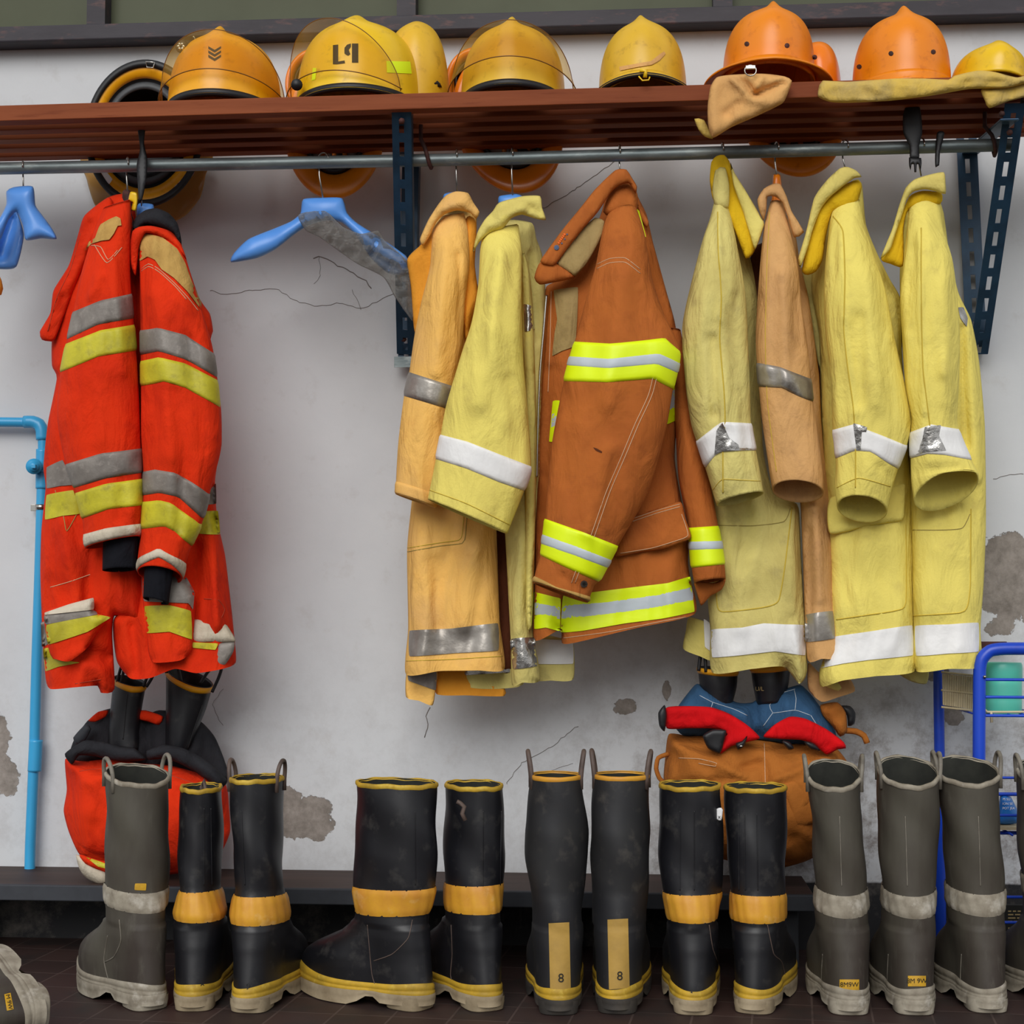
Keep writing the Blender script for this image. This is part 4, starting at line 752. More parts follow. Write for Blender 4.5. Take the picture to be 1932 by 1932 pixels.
# right coat
t = coat('rightmost yellow fire coat, its sleeve cuff gaping open', 1745, 332)
bd = puff('coat_body', [(1715, 380), (1765, 370), (1780, 400), (1790, 470), (1808, 551), (1832, 603), (1844, 660), (1850, 705), (1858, 800), (1860, 900), (1860, 1000), (1856, 1100), (1850, 1185), (1850, 1257), (1790, 1262), (1727, 1265), (1722, 1180), (1718, 1000), (1712, 800), (1700, 620), (1698, 500)], CY+.06, .05, M['yel2'], t, R=46, amp=.005, hem=1235, seed=81, folds=[(1828, 620, 1846, 900, 12, .012), (1816, 620, 1822, 840, 8, -.016), (1770, 1040, 1760, 1150, 20, .006)])
s9 = Loft([(1714, 372, 1774, 370, CY-.02, .02), (1712, 424, 1778, 425, CY-.035, .04), (1704, 500, 1797, 490, CY-.05, .05), (1698, 560, 1806, 560, CY-.06, .055), (1702, 640, 1811, 637, CY-.065, .055), (1708, 730, 1809, 730, CY-.065, .055), (1719, 790, 1806, 796, CY-.065, .052), (1717, 830, 1816, 830, CY-.065, .05), (1718, 866, 1832, 866, CY-.065, .05), (1719, 905, 1846, 892, CY-.065, .048, 8), (1724, 945, 1846, 905, CY-.065, .044, 34)], amp=.005, wx=34, seed=82, folds=[(1735, 440, 1745, 780, 5, .007), (1760, 460, 1780, 700, 14, .01), (1722, 470, 1715, 620, 9, -.01), (1790, 520, 1785, 760, 9, .006), (1720, 890, 1800, 880, 9, -.006)])
s = s9.build('sleeve', M['yel2'], t); seam([s], [(1738, 430), (1738, 560), (1742, 700), (1754, 800), (1760, 855)], M['thread_y'], r=.0012)
s9.band('reflective_band', [(1717, 816), (1757, 801), (1806, 810)], [(1719, 864), (1750, 857), (1784, 858), (1832, 867)], M['white_tape'], s, label='white reflective band'); decal('foil_patch', [s], [(1745, 806), (1775, 802), (1772, 822), (1785, 850), (1750, 852), (1728, 858), (1740, 830)], M['foil'], s, .0036, label='bare foil where the tape has worn')
puff('collar', [(1726, 338), (1755, 329), (1781, 325), (1784, 345), (1784, 366), (1765, 361), (1745, 357), (1722, 362), (1710, 378), (1704, 400), (1690, 440), (1680, 470), (1661, 489), (1672, 460), (1684, 430), (1697, 386), (1709, 354)], CY-.055, .011, M['yel'], t, R=7, amp=.001)
puff('collar_inside', [(1715, 372), (1740, 360), (1776, 364), (1774, 385), (1716, 395), (1705, 430), (1704, 502), (1680, 498), (1662, 490), (1680, 465), (1692, 430)], CY-.035, .012, M['yelin'], t, R=12, amp=.002, label='deep yellow inside of the collar')
decal('reflective_band', [bd], [(1727, 1181), (1790, 1178), (1846, 1175), (1846, 1229), (1790, 1233), (1729, 1237)], M['white_tape'], bd, label='white reflective band'); decal('reflective_band', [bd], [(1808, 580), (1818, 580), (1826, 600), (1824, 616), (1812, 600)], M['foil'], bd)
seam([bd], [(1722, 1000), (1780, 1000), (1816, 996), (1830, 970)], M['thread_d']); seam([bd], [(1832, 960), (1831, 1100), (1826, 1142), (1812, 1156), (1722, 1162)], M['thread_y'], r=.0012)
puff('back_hem', [(1690, 1266), (1750, 1260), (1748, 1290), (1720, 1286)], CY+.1, .006, M['yel3'], t, R=6, amp=.001)
# sliver at the far left
o = puff('fire_coat', [(-90, 490), (-30, 500), (0, 522), (6, 545), (3, 556), (-40, 570), (-90, 560)], CY, .02, M['amberin'], None, R=16, amp=.002); tag(o, 'edge of an orange garment cut off by the left side of the picture', 'coat')

# ------------------------------------------------------------
def helmet(label, cx, top, hw, Yc=-.27, ry=.125, m='hy', brim=None, knob=(0, .024, .022), edge='hblack', ex=3.0, group='fire helmets lying on the shelf', yaw=0, base=None, roll=0, comb=.004, pitch=0, lift=0):
    """dome shell with a raised comb / peak, flared brim and rubber edge; sits on the shelf top"""
    s = mpp(Yc); zc = P(cx, top, Yc).z; z0 = shtop(cx)+lift if base is None else P(cx, base, Yc).z
    X = P(cx, (top+150)/2, Yc).x; rx = hw*s; H = (zc-z0-knob[1]*.8)*.94
    t = thing('fire_helmet', label, 'helmet', (X, Yc, z0), group)
    RZ = Matrix.Rotation(math.radians(yaw), 3, 'Z') @ Matrix.Rotation(math.radians(roll), 3, 'Y') @ Matrix.Rotation(math.radians(-pitch), 3, 'X')
    nu, nv = 72, 30; V = []; c0 = Vector((X, Yc, z0))
    for j in range(nv+1):
        tt = j/nv; zz = math.sin(tt*math.pi/2); rr = max(0, 1-zz**ex)**(1/ex) if tt < 1 else 0
        for i in range(nu):
            a = 2*math.pi*i/nu; x = rx*rr*math.cos(a); y = ry*rr*math.sin(a)
            k = max(0, 1-abs(rr-.0)*1.0)
            z = H*zz+comb*math.exp(-(x/.018)**2)*min(1, zz*1.6)*(.6 if y > 0 else 1)+knob[1]*math.exp(-((x-knob[0])/knob[2])**2-((y+.25*ry)/.035)**2)
            fl = max(0, 1-tt*9)
            V.append(tuple(c0+RZ @ Vector((x*(1+.03*fl), y*(1+.03*fl), z))))
    Fs = [(j*nu+i, j*nu+(i+1) % nu, (j+1)*nu+(i+1) % nu, (j+1)*nu+i) for j in range(nv) for i in range(nu)]
    sh = mk('shell', V, Fs, M[m], t); md = sh.modifiers.new('s', 'SOLIDIFY'); md.thickness = .004; md.offset = -1
    def ring(name, prof, mm, par=t, a0=0, a1=360, lab=None, sx=1, th=.003):
        n = 72; full = a1-a0 >= 360; V = []; A = [math.radians(a0+(a1-a0)*i/(n if full else n-1)) for i in range(n)]
        for (r, dz, dn) in prof:
            for a in A:
                V.append(tuple(c0+RZ @ Vector(((rx+r)*math.cos(a)*sx, (ry+r*(1 if math.sin(a) < 0 else .7))*math.sin(a), dz+dn*abs(math.cos(a))))))
        k = len(prof); Fs = [(q*n+i, q*n+(i+1) % n, (q+1)*n+(i+1) % n, (q+1)*n+i) for q in range(k-1) for i in range(n if full else n-1)]
        o = mk(name, V, Fs, M[mm], par, True, lab)
        if th: md = o.modifiers.new('s', 'SOLIDIFY'); md.thickness = th; md.offset = 0
        return o
    if brim: ring('brim', [(0, .016, 0), (.004, .010, 0), (brim*.5, .002, -.002), (brim, -.001, -.004), (brim+.001, -.004, -.004)], m)
    if edge: ring('edge_trim', [(.0015, .009, 0), (.003, .004, 0), (.002, -.002, 0), (-.004, -.003, 0)] if not brim else [(brim+.0005, 0, -.004), (brim+.001, -.005, -.004), (brim-.006, -.006, -.004)], edge)
    t['_'] = 0; del t['_']
    return t, sh, ring, c0, rx, H, RZ
def visor(h, z0, z1, m='visor', a0=185, a1=355, out=.012, arch=.02, parts=True, xs=1.06):
    t, sh, ring, c0, rx, H, RZ = h; n = 60; V = []; nv = 14; ry = .125
    for j in range(nv+1):
        for i in range(n):
            u = i/(n-1); a = math.radians(a0+(a1-a0)*u); mid = math.sin(math.pi*u)
            k = j/nv; zz = z0*H+arch*mid*1.2+(z1*H-z0*H)*k*(mid**.55)
            V.append(tuple(c0+RZ @ Vector(((rx*xs+out*(1-k*.4))*math.cos(a), (ry+out+.004*mid-k*.012)*math.sin(a), zz))))
    Fs = [(j*n+i, j*n+i+1, (j+1)*n+i+1, (j+1)*n+i) for j in range(nv) for i in range(n-1)]
    o = mk('visor', V, Fs, M[m], t, True, 'clear face shield'); 
    tube('visor_edge', [Vector(v) for v in V[:n]], .0011, M['visedge'], o, n=5); tube('visor_edge', [Vector(v) for v in V[nv*n:]], .0009, M['visedge'], o, n=5)
    return o
M['visedge'] = mat('brown_visor_rim', '7a4c14', rough=.4)
def hung(label, cx, cy, hw, hh, rot, Y, m='ho', m_in='hin', group='fire helmets hung behind the shelf', deep=.105, lean=0, black=False):
    """helmet hung on its side behind the shelf, hollow side to the viewer"""
    t = thing('fire_helmet', label, 'helmet', P(cx, cy, Y), group); nu = 72
    def rings(name, prof, mm, lab=None, par=None):
        V = []
        for (r, dy) in prof:
            q = []
            for i in range(nu):
                a = 2*math.pi*i/nu; x = hw*r*math.cos(a); y = hh*r*math.sin(a); c, s = math.cos(rot), math.sin(rot)
                q.append((cx+x*c-y*s, cy+x*s+y*c))
            q = np.array(q); V.append(PA(q, Y+dy+lean*(q[:, 1]-cy)))
        V = np.concatenate(V); k = len(prof)
        Fs = [(j*nu+i, j*nu+(i+1) % nu, (j+1)*nu+(i+1) % nu, (j+1)*nu+i) for j in range(k-1) for i in range(nu)]
        return mk(name, V, [f[::-1] for f in Fs], M[mm], par or t, True, lab)
    if black:
        rings('brim', [(.88, .004), (.9, -.004), (.95, -.008), (1, -.004), (1.0, .006), (.9, .02)], 'hblack', 'black rubber brim edge')
        rings('shell', [(.9, .0), (.86, .0), (.78, .006), (.745, .012), (.72, .03)], m, 'yellow inner shell ring')
        rings('liner', [(.75, .012), (.70, .02), (.62, .018), (.58, .03), (.5, deep*.9), (.02, deep)], 'hblack', 'black inner liner')
        rings('headband', [(.70, .02), (.66, .008), (.60, .01), (.60, .03)], 'gband', 'grey headband')
    else:
        rings('brim', [(.66, .018), (.70, .008), (.80, .0), (.93, -.004), (.985, -.001), (1, .006), (.98, .012), (.80, .016), (.72, .03), (.6, .07), (.4, deep*.95), (.01, deep)], m)
        rings('liner', [(.705, .010), (.68, .03), (.6, .06), (.4, .085), (.01, .09)], m_in, 'dark brown liner')
        rings('headband', [(.64, .012), (.62, .004), (.57, .004), (.56, .03)], 'hblack', 'black headband')
        for a in (60, 90, 120): 
            q = [(cx+hw*r*math.cos(math.radians(a)+rot), cy+hh*r*math.sin(math.radians(a)+rot)) for r in (.55, .35, .1)]
            tube('cradle_strap', PA(q, [Y+.02, Y+.05, Y+.07]), .005, M['ho2'], t, n=6)
    return t
M['gband'] = mat('grey_headband', '4a4d50', '3a3c3f', 30)
HY = -.145
# hung helmets behind the slats
t = hung('upturned helmet with black rim and yellow ring hanging behind the shelf at left', 272, 252, 112, 140, .05, HY, 'hy', black=True)
cp = puff('neck_cape', [(162, 290), (392, 285), (388, 330), (378, 372), (352, 405), (315, 425), (262, 432), (205, 420), (178, 385), (164, 340)], -.04, .006, M['visor_brown'], t, R=20, amp=0, label='brown translucent face shield')
decal('label_strip', [o for o in t.children if o.name.startswith('shell')], [(186, 318), (196, 318), (212, 338), (205, 348)], M['white'], t, .002, s=4, label='white label'); 
decal('label_strip', [o for o in t.children if o.name.startswith('shell')], [(329, 352), (363, 320), (367, 326), (348, 352), (334, 362)], M['wlabel'], t, .002, s=4, label='white label with red print')
tube('buckle', PA([(275, 116), (292, 118), (289, 128), (277, 127)], HY-.012), .0016, M['chrome'], t, closed=True, n=6)
hung('orange helmet hanging brim-out behind the shelf above the bare blue hanger', 632, 240, 96, 136, .04, HY, 'ho')
hung('glossy orange helmet hanging brim-out behind the two coats next to the blue post', 958, 232, 100, 137, -.35, HY, 'ho2')
hung('orange helmet hanging brim-out behind the shelf above the tan coat', 1490, 215, 95, 124, -.45, HY, 'ho')
hung('orange helmet tilted behind the yellow stencilled helmet, only its edge showing', 585, 150, 46, 60, .3, -.12, 'ho2')
o_ = 0
# helmets on the shelf
h = helmet('amber-yellow helmet with chevrons and a small black torch on its side', 425, 57, 108, m='hy', knob=(-.004, .017, .0105), comb=.006, pitch=5)
visor(h, .12, .66, 'visor_dirty'); sh = h[1]
for k in range(3): decal('chevron', [sh], [(393, 87+k*8), (405, 94+k*8), (417, 87+k*8), (417, 91+k*8), (405, 99+k*8), (393, 92+k*8)], M['ink'], sh, .0013, s=4, tau=0)
tube('torch', [P(347, 88, -.33), P(366, 90, -.285)], .0125, M['hblack'], h[0], n=20, label='small black clip-on torch'); to = [o for o in h[0].children if o.name.startswith('torch')][0]
tube('torch_lens', [P(342, 88, -.337), P(345, 88, -.329)], .0125, M['hblack'], to, n=20); 
for k in range(6): tube('led', [P(341+5.0*math.cos(k*1.047), 87.5+5.0*math.sin(k*1.047), -.339), P(342+5.0*math.cos(k*1.047), 87.5+5.0*math.sin(k*1.047), -.335)], .0028, M['led'], to, n=10)
tube('torch_clip', [P(365, 68, -.31), P(370, 80, -.30), P(385, 79, -.30)], .0018, M['chrome'], to, n=6); tube('torch_clip', [P(372, 82, -.3), P(388, 76, -.3), P(400, 68, -.29)], .003, M['neon'], to, n=6)
h = helmet('bright yellow helmet stencilled L9 with neon patches and lifted clear visor', 678, 36, 120, m='hy2', ry=.13, knob=(.004, .012, .02), comb=.006, yaw=-4, pitch=5)
sh = h[1]
decal('stencil', [sh], [(628, 85), (638, 84), (638, 116), (650, 114), (651, 119), (636, 121), (628, 121)], M['ink'], sh, .0013, s=4, tau=0)
decal('stencil', [sh], [(664, 82), (676, 82), (676, 118), (664, 118)], M['ink'], sh, .0013, s=4, tau=0); decal('stencil', [sh], [(662, 82), (662, 88), (658, 94), (661, 102), (657, 105), (650, 101), (650, 90), (655, 84)], M['ink'], sh, .0013, s=4, tau=.2)
decal('neon_patch', [sh], [(729, 115), (774, 116), (777, 139), (730, 137)], M['neon'], sh, .0016, s=5, tau=0, label='neon yellow patch'); decal('neon_patch', [sh], [(590, 128), (597, 128), (595, 150), (588, 152)], M['neon'], sh, .0016, s=4, tau=0, label='neon yellow patch')
visor(h, .05, .70, 'visor', a0=178, a1=318, out=.014)
puff('ear_flap', [(784, 100), (796, 104), (812, 130), (832, 158), (834, 165), (785, 165), (782, 130)], -.25, .02, M['hblack'], h[0], R=12, amp=.001, label='black neck flap')
tube('visor_knob', [P(560, 160, -.385), P(560, 160, -.37)], .011, M['hblack'], h[0], n=16)
helmet('plain yellow helmet tucked behind the stencilled one', 784, 40, 66, Yc=-.19, ry=.1, m='hy3', knob=(.03, .004, .03), yaw=10, comb=.004, ex=3)
h = helmet('scuffed yellow helmet with a wide smoky visor in front of the blue bracket', 968, 40, 100, m='hy3', knob=(0, .017, .011), comb=.006, pitch=5)
visor(h, .12, .62, 'visor_dirty', out=.024, xs=1.03)
hung('orange helmet tilted behind the scuffed visor helmet, only its edge showing', 892, 150, 52, 62, .3, -.12, 'ho2')
h = helmet('yellow helmet with a curled leather strip and black rim', 1212, 32, 84, m='hy3', ry=.115, brim=.02, knob=(-.004, .017, .0105), comb=.005, pitch=9)
o = decal('leather_strip', [h[1]], [(1168, 126), (1200, 120), (1228, 115), (1245, 102), (1253, 97), (1256, 101), (1244, 114), (1230, 122), (1200, 127), (1170, 133)], M['capetan'], h[1], .003, s=4); 
tube('clip', [P(1207, 133, -.415), P(1218, 134, -.415), P(1217, 146, -.415)], .004, M['hy2'], h[0], n=6); tube('clip_ring', PA([(1205, 144), (1212, 152), (1224, 151), (1226, 145)], -.415), .0015, M['hy2'], h[0], n=6)
def rivets(h, pts):
    for (x, y) in pts: decal('rivet', [h[1]], [(x+5*math.cos(a), y+5*math.sin(a)) for a in np.linspace(0, 6.28, 9)[:-1]], M['rust'], h[1], .0022, s=3, edge=.1)
h = helmet('orange helmet with rivets and a bundled tan cape hanging over the shelf edge', 1448, 13, 86, m='ho', ry=.13, brim=.036, edge=None, knob=(.003, .017, .011), comb=.003, ex=3.1, lift=.032, roll=2)
rivets(h, [(1409, 83), (1485, 86), (1537, 108)])
tube('ring', PA([(1416+11*math.cos(a), 133+10*math.sin(a)) for a in np.linspace(0, 6.28, 17)[:-1]], -.452), .0013, M['chrome'], h[0], closed=True, n=6); box('ring_clip', P(1416, 127, -.452), (.018, .004, .007), M['chrome'], h[0], bev=.001)
puff('cape', [(1352, 146), (1380, 141), (1440, 139), (1480, 144), (1494, 152), (1488, 172), (1476, 195), (1430, 218), (1380, 240), (1345, 260), (1336, 236), (1335, 200), (1340, 165)], -.425, .018, M['capetan'], h[0], R=16, amp=.003, s=6, seed=3, folds=[(1375, 140, 1412, 180, 7, .012), (1412, 180, 1372, 215, 9, -.008), (1425, 178, 1480, 155, 6, -.014), (1400, 150, 1425, 175, 7, -.014), (1400, 185, 1440, 190, 8, .008), (1425, 170, 1440, 140, 6, .01)], label='tan cloth neck cape')
puff('cape_fold', [(1310, 224), (1328, 226), (1340, 250), (1345, 262), (1330, 258), (1318, 245)], -.39, .006, M['capeyel'], h[0], R=6, amp=0)
helmet('dark orange helmet leaning behind the riveted orange one with a bundled cape', 1540, 78, 46, Yc=-.18, ry=.08, m='ho2', edge=None, knob=(0, .0, .02), comb=.0)
h = helmet('orange riveted helmet resting on a long yellow cloth cape', 1699, 20, 90, m='ho', ry=.125, edge=None, brim=.006, knob=(0, .018, .0115), comb=.003, ex=3)
rivets(h, [(1681, 101), (1761, 98), (1621, 126)])
puff('cape', [(1546, 160), (1552, 152), (1600, 154), (1690, 148), (1740, 148), (1790, 150), (1800, 143), (1845, 133), (1880, 136), (1920, 146), (1955, 135), (1955, 150), (1900, 166), (1830, 168), (1760, 180), (1680, 190), (1600, 194), (1565, 192), (1543, 182)], -.415, .012, M['capeyel'], h[0], R=10, amp=.003, wx=30, wy=12, s=6, seed=6, label='long dusty yellow cloth cape')
puff('cape_end', [(1852, 168), (1900, 162), (1955, 145), (1955, 175), (1900, 192), (1866, 204), (1858, 190)], -.405, .007, M['capeyel'], h[0], R=8, amp=.002, s=6)
helmet('small yellow helmet at the right end of the shelf', 1862, 92, 68, Yc=-.30, ry=.12, m='hy2', edge=None, knob=(.004, .010, .014), comb=.006, roll=6)
# straps
def strap(name, label, pts, Y, wd, parts=None):
    t = thing(name, label, 'strap', P(pts[0][0], pts[0][1], Y)); q = []
    o = puff('webbing', pts, Y, .003, M['hblack'], t, R=5, amp=.0, s=5, back=1); return t
t = strap('chin_strap', 'long black strap hanging in front of the rod above the red coats', [(258, 226), (275, 226), (272, 270), (278, 300), (276, 340), (268, 378), (262, 384), (260, 350), (258, 310), (264, 280)], -.315, .012)
puff('buckle', [(246, 362), (258, 364), (260, 378), (256, 398), (246, 396), (250, 382), (242, 378)], -.31, .003, M['hy2'], t, R=4, amp=0, s=4, label='yellow plastic buckle')
t = strap('chin_strap', 'black chin strap with open clip hanging beside the right bracket', [(1712, 196), (1732, 196), (1738, 215), (1740, 250), (1734, 275), (1734, 298), (1717, 298), (1716, 276), (1704, 250), (1704, 215)], -.325, .02)
puff('clip', [(1715, 297), (1738, 298), (1739, 308), (1737, 322), (1733, 310), (1730, 310), (1729, 325), (1725, 325), (1724, 310), (1720, 310), (1718, 322), (1715, 312)], -.325, .004, M['hblack'], t, R=4, amp=0, s=4, tau=.1)
strap('chin_strap', 'short black strap tip just left of the right bracket', [(1768, 250), (1782, 250), (1774, 285), (1772, 312), (1765, 316), (1764, 295)], -.31, .01)

# ------------------------------------------------------------
def boot(label, hx, hy, th, H=.38, kind='black', a=.070, b=.052, lean=(0, 0), slant=0.0, loops='out', band=(.175, .225), wst=(1, 1), foot=1.0, group='rubber fire boots in a row on the floor', loc=None, tilt=None, rimh=.0055, cat_='boot', ruff=1.0, fbody=None):
    """rubber fire boot; local +x to the toe; heel block stands at photo point hx,hy on the floor"""
    if loc is None: loc = FL(hx, hy)
    g = math.radians(th)          # 90 = toe to the wall
    Rm = Matrix.Rotation(g, 3, 'Z')
    if tilt is not None: Rm = tilt
    c0 = Vector(loc)+(-(Rm @ Vector((-.055, 0, 0))) if tilt is None else Vector((0, 0, 0)))
    t = thing('fire_boot', label, cat_, tuple(c0), group)
    up = {'black': 'rub', 'tall': 'rubd', 'grey': 'rubg'}[kind]; nu = 64
    A = [2*math.pi*i/nu for i in range(nu)]
    zs_f = [0, .02, .035, .05, .065, .08, .095, .108, .12, .135, .16, .2, .26, .9]
    xf = [.195, .208, .214, .213, .207, .192, .165, .135, .108, .088, .078, a*1.0, a*1.0, a]
    xb = [-.078, -.080, -.080, -.079, -.077, -.075, -.073, -.072, -.070, -.068, -.067, -a*.97, -a, -a]
    wb = [.040, .042, .044, .045, .046, .046, .046, .046, .046, .045, .045, b*.93, b, b]
    def sec(z, grow=0.0):
        zz = z/ .38*.38
        f = np.interp(zz, zs_f, xf); r = np.interp(zz, zs_f, xb); w_ = np.interp(zz, zs_f, wb)
        f = r+(f-r)*(1+(foot-1)*max(0, min(1, (.14-z)/.05)))
        return f+grow, r-grow, w_+grow
    def pt(z, an, grow=0.0, zoff=0.0):
        f, r, w_ = sec(z, grow); cx = (f+r)/2; hx_ = (f-r)/2
        e = 2/2.0 if z > .14 else 2/2.35
        ca = math.cos(an); sa = math.sin(an)
        x = cx+hx_*math.copysign(abs(ca)**e, ca); y = w_*math.copysign(abs(sa)**e, sa)
        if z < .13:
            k = min(1, (.13-z)/.05); q = max(0, (x-.02)/.1); y *= 1+k*(.14*math.exp(-((x-.12)/.06)**2)-.10*math.exp(-((x-.02)/.03)**2))
            y += k*.004*math.sin(max(0, x)*20)
        tz = z/H; z_ = z
        if z > .14:
            s_ = math.sin(z*26+an*2+c0.x*30)*.0022*ruff+math.sin(z*61+an*3)*.0010*ruff
            x += s_*ca; y += s_*sa
            wv = 1+(wst[0]-1)*min(1, max(0, (z-.2)/.05)) if z < .3 else wst[0]+(wst[1]-wst[0])*min(1, (z-.3)/max(.02, H-.3))
            x *= wv; y *= wv
        x += lean[0]*max(0, tz-.2)**1.3; y += lean[1]*max(0, tz-.2)**1.3
        if slant: z_ += slant*(x+.0)*max(0, (tz-.55)/.45)**1.5
        return c0+Rm @ Vector((x, y, z_+zoff))
    def shell(name, z0, z1, n, grow, m, par, lab=None, flip=False, cap=None, zs=None):
        zs = zs if zs is not None else [z0+(z1-z0)*j/n for j in range(n+1)]
        V = [tuple(pt(z, an, grow)) for z in zs for an in A]; k = len(zs)
        Fs = [(j*nu+i, j*nu+(i+1) % nu, (j+1)*nu+(i+1) % nu, (j+1)*nu+i) for j in range(k-1) for i in range(nu)]
        if cap == 'b': Fs.append(tuple(range(nu))[::-1])
        if flip: Fs = [f[::-1] for f in Fs]
        return mk(name, V, Fs, M[m], par, True, lab)
    zs = [.03+.0045*j for j in range(int(.14/.0045))]; zs += list(np.linspace(.172, H, 34))
    upo = shell('upper', 0, 0, 0, 0, up, t, zs=zs)
    shell('lining', 0, 0, 0, -.0035, 'rubin', t, 'dark cloth lining', True, 'b', zs=list(np.linspace(H-.2, H, 14)))
    rm = {'black': 'byy', 'tall': 'by', 'grey': 'creamg'}[kind]
    # rim band: rounded ring over the top edge
    V = []; prof = [(.0005, -rimh*1.3), (.0016, -rimh), (.0019, -.002), (.0006, .0012), (-.0030, .0010), (-.0038, -.003)]
    for (gr, dz) in prof:
        for i, an in enumerate(A): V.append(tuple(pt(H, an, gr, dz+(.0008*math.sin(an*5+c0.x*9)+.0006*math.sin(an*11))*(1 if kind != 'tall' else .2))))
    Fs = [(j*nu+i, j*nu+(i+1) % nu, (j+1)*nu+(i+1) % nu, (j+1)*nu+i) for j in range(len(prof)-1) for i in range(nu)]
    rim = mk('rim_band', V, Fs, M[rm], t, True, {'black': 'worn yellow rim', 'tall': 'yellow rim', 'grey': 'frayed pale rim'}[kind])
    if band:
        bm = 'by' if kind == 'black' else 'creamg'; n = 10; V = []
        for j in range(n+1):
            k = j/n
            for an in A:
                gr = .0022*min(1, min(k, 1-k)*6)+.0008*math.sin(an*17+k*2)+.0006*math.sin(an*31)
                z = band[0]+(band[1]-band[0])*k-.004*math.cos(an)*(1 if kind == 'black' else -2.2)*.8
                V.append(tuple(pt(z, an, gr+.0006)))
        Fs = [(j*nu+i, j*nu+(i+1) % nu, (j+1)*nu+(i+1) % nu, (j+1)*nu+i) for j in range(n) for i in range(nu)]
        mk('shin_band', V, Fs, M[bm], t, True, 'yellow band round the shin' if kind == 'black' else 'pale grey band round the shin')
    # foxing, sole, heel
    fx = {'black': 'byy', 'tall': 'byy', 'grey': 'creamg'}[kind]; sx_ = {'black': 'cream', 'tall': 'darksole', 'grey': 'creamg'}[kind]
    zt_ = lambda an: .045+.014*max(0, math.cos(an))**3+.003*math.sin(an*3+c0.x*40)
    V = []; prof = [(0, .0), (.12, .0026), (.45, .0028), (.52, .0014), (.6, .0034), (.85, .0036), (.92, .0022), (1, .0026)]
    for (k, gr) in prof:
        for an in A: zt = zt_(an); V.append(tuple(pt(zt+(.024-zt)*k, an, gr)))
    mk('foxing', V, [(j*nu+i, j*nu+(i+1) % nu, (j+1)*nu+(i+1) % nu, (j+1)*nu+i) for j in range(len(prof)-1) for i in range(nu)], M[fx], t, True, 'yellow foxing above the sole' if kind != 'grey' else 'pale foxing above the sole')
    V = []
    def solez(x): return .012+.008*math.exp(-((x-.02)/.02)**2)+.10*max(0, x-.13)**1.3-(.012 if x < -.0 else .010*min(1, max(0, (x-.03)/.03)))*1.0
    for (gr, kk) in ((.0024, 1), (.0046, .85), (.0048, .5), (.003, .0)):
        for an in A:
            p = pt(.026, an, gr); l = Rm.transposed() @ (p-c0); zb_ = max(0.0, solez(l.x)) if l.x > 0 else .010
            l.z = zb_+(.030-zb_)*kk; V.append(tuple(c0+Rm @ l))
    Fs = [(j*nu+i, j*nu+(i+1) % nu, (j+1)*nu+(i+1) % nu, (j+1)*nu+i) for j in range(3) for i in range(nu)]; Fs = [f[::-1] for f in Fs]
    Fs.append(tuple(range(3*nu, 4*nu))); mk('sole', V, Fs, M[sx_], t)
    V = []; hn = 28
    for (gr, z) in ((-.003, .024), (-.003, .014), (-.005, .002), (-.008, 0)):
        for i in range(hn):
            an = 2*math.pi*i/hn; ca, sa = math.cos(an), math.sin(an); e = .62
            x = -.036+(.042+gr)*math.copysign(abs(ca)**e, ca); y = (.038+gr)*math.copysign(abs(sa)**e, sa); V.append(tuple(c0+Rm @ Vector((x, y, z))))
    Fs = [(j*hn+i, (j+1)*hn+i, (j+1)*hn+(i+1) % hn, j*hn+(i+1) % hn) for j in range(3) for i in range(hn)]; Fs.append(tuple(range(3*hn, 4*hn))); sharp(mk('heel', V, [f[::-1] for f in Fs], M[sx_], t))
    # pull loops
    if loops:
        for sgn in (-1, 1):
            base = [pt(H, sgn*math.pi/2+d, .001, -.004) for d in (-.30, .30)]
            if loops == 'up': h_ = .045; splay = .006
            elif loops == 'out': h_ = .034; splay = .004
            else: h_ = .02; splay = -.004
            m_ = (base[0]+base[1])/2; out = Rm @ Vector((0, sgn, 0)); P_ = []
            zz = Vector((0, 0, 1)) if tilt is None else Rm @ Vector((0, 0, 1))
            for k in range(13):
                q = k/12; an = math.pi*q; P_.append(base[0].lerp(base[1], .5-.5*math.cos(an))+zz*h_*math.sin(an)**.8+out*splay*math.sin(an))
            P_ = [base[0]-zz*.02]+P_+[base[1]-zz*.02]
            tube('pull_loop', P_, .0038 if loops != 'up' else .0042, M['loop' if kind != 'grey' else 'loopg'], t, n=8, flat=1.0)
    return t, upo
M['loop'] = mat('brown_rubber_loop', '5a4a42', '3e332e', 30); M['loopg'] = mat('grey_rubber_loop', '7d776b', '5f594f', 30, (.4, .6), .6)
def ridge(up_, pts, r=.0011, m='rub', par=None): return seam([up_], pts, M[m], par or up_, r, 'seam_ridge')
SL = .42
t, u = boot('tall grey-green boot before the red trousers, toe to the left', 282, 1903, 132, .395, 'grey', slant=.22, loops='out', band=(.170, .204), lean=(.01, .0), b=.054, a=.062)
decal('patch', [u], [(255, 1667), (276, 1667), (275, 1680), (254, 1679)], M['label'], u, .0012, s=4, label='small worn orange label')
ridge(u, [(225, 1735), (228, 1775), (215, 1805), (198, 1815)], m='loopg'); ridge(u, [(203, 1765), (196, 1810), (205, 1850), (215, 1875)], m='loopg')
t, u = boot('narrow black boot with yellow shin band and no loops before the red trousers', 366, 1905, 97, .375, 'black', a=.058, b=.037, loops=None, band=(.146, .196), lean=(0, 0)); ridge(u, [(385, 1525), (385, 1670)]); ridge(u, [(398, 1525), (400, 1670)])
text('size_mark', '9', [u], 382, 1863, 12, M['rubd'], u)
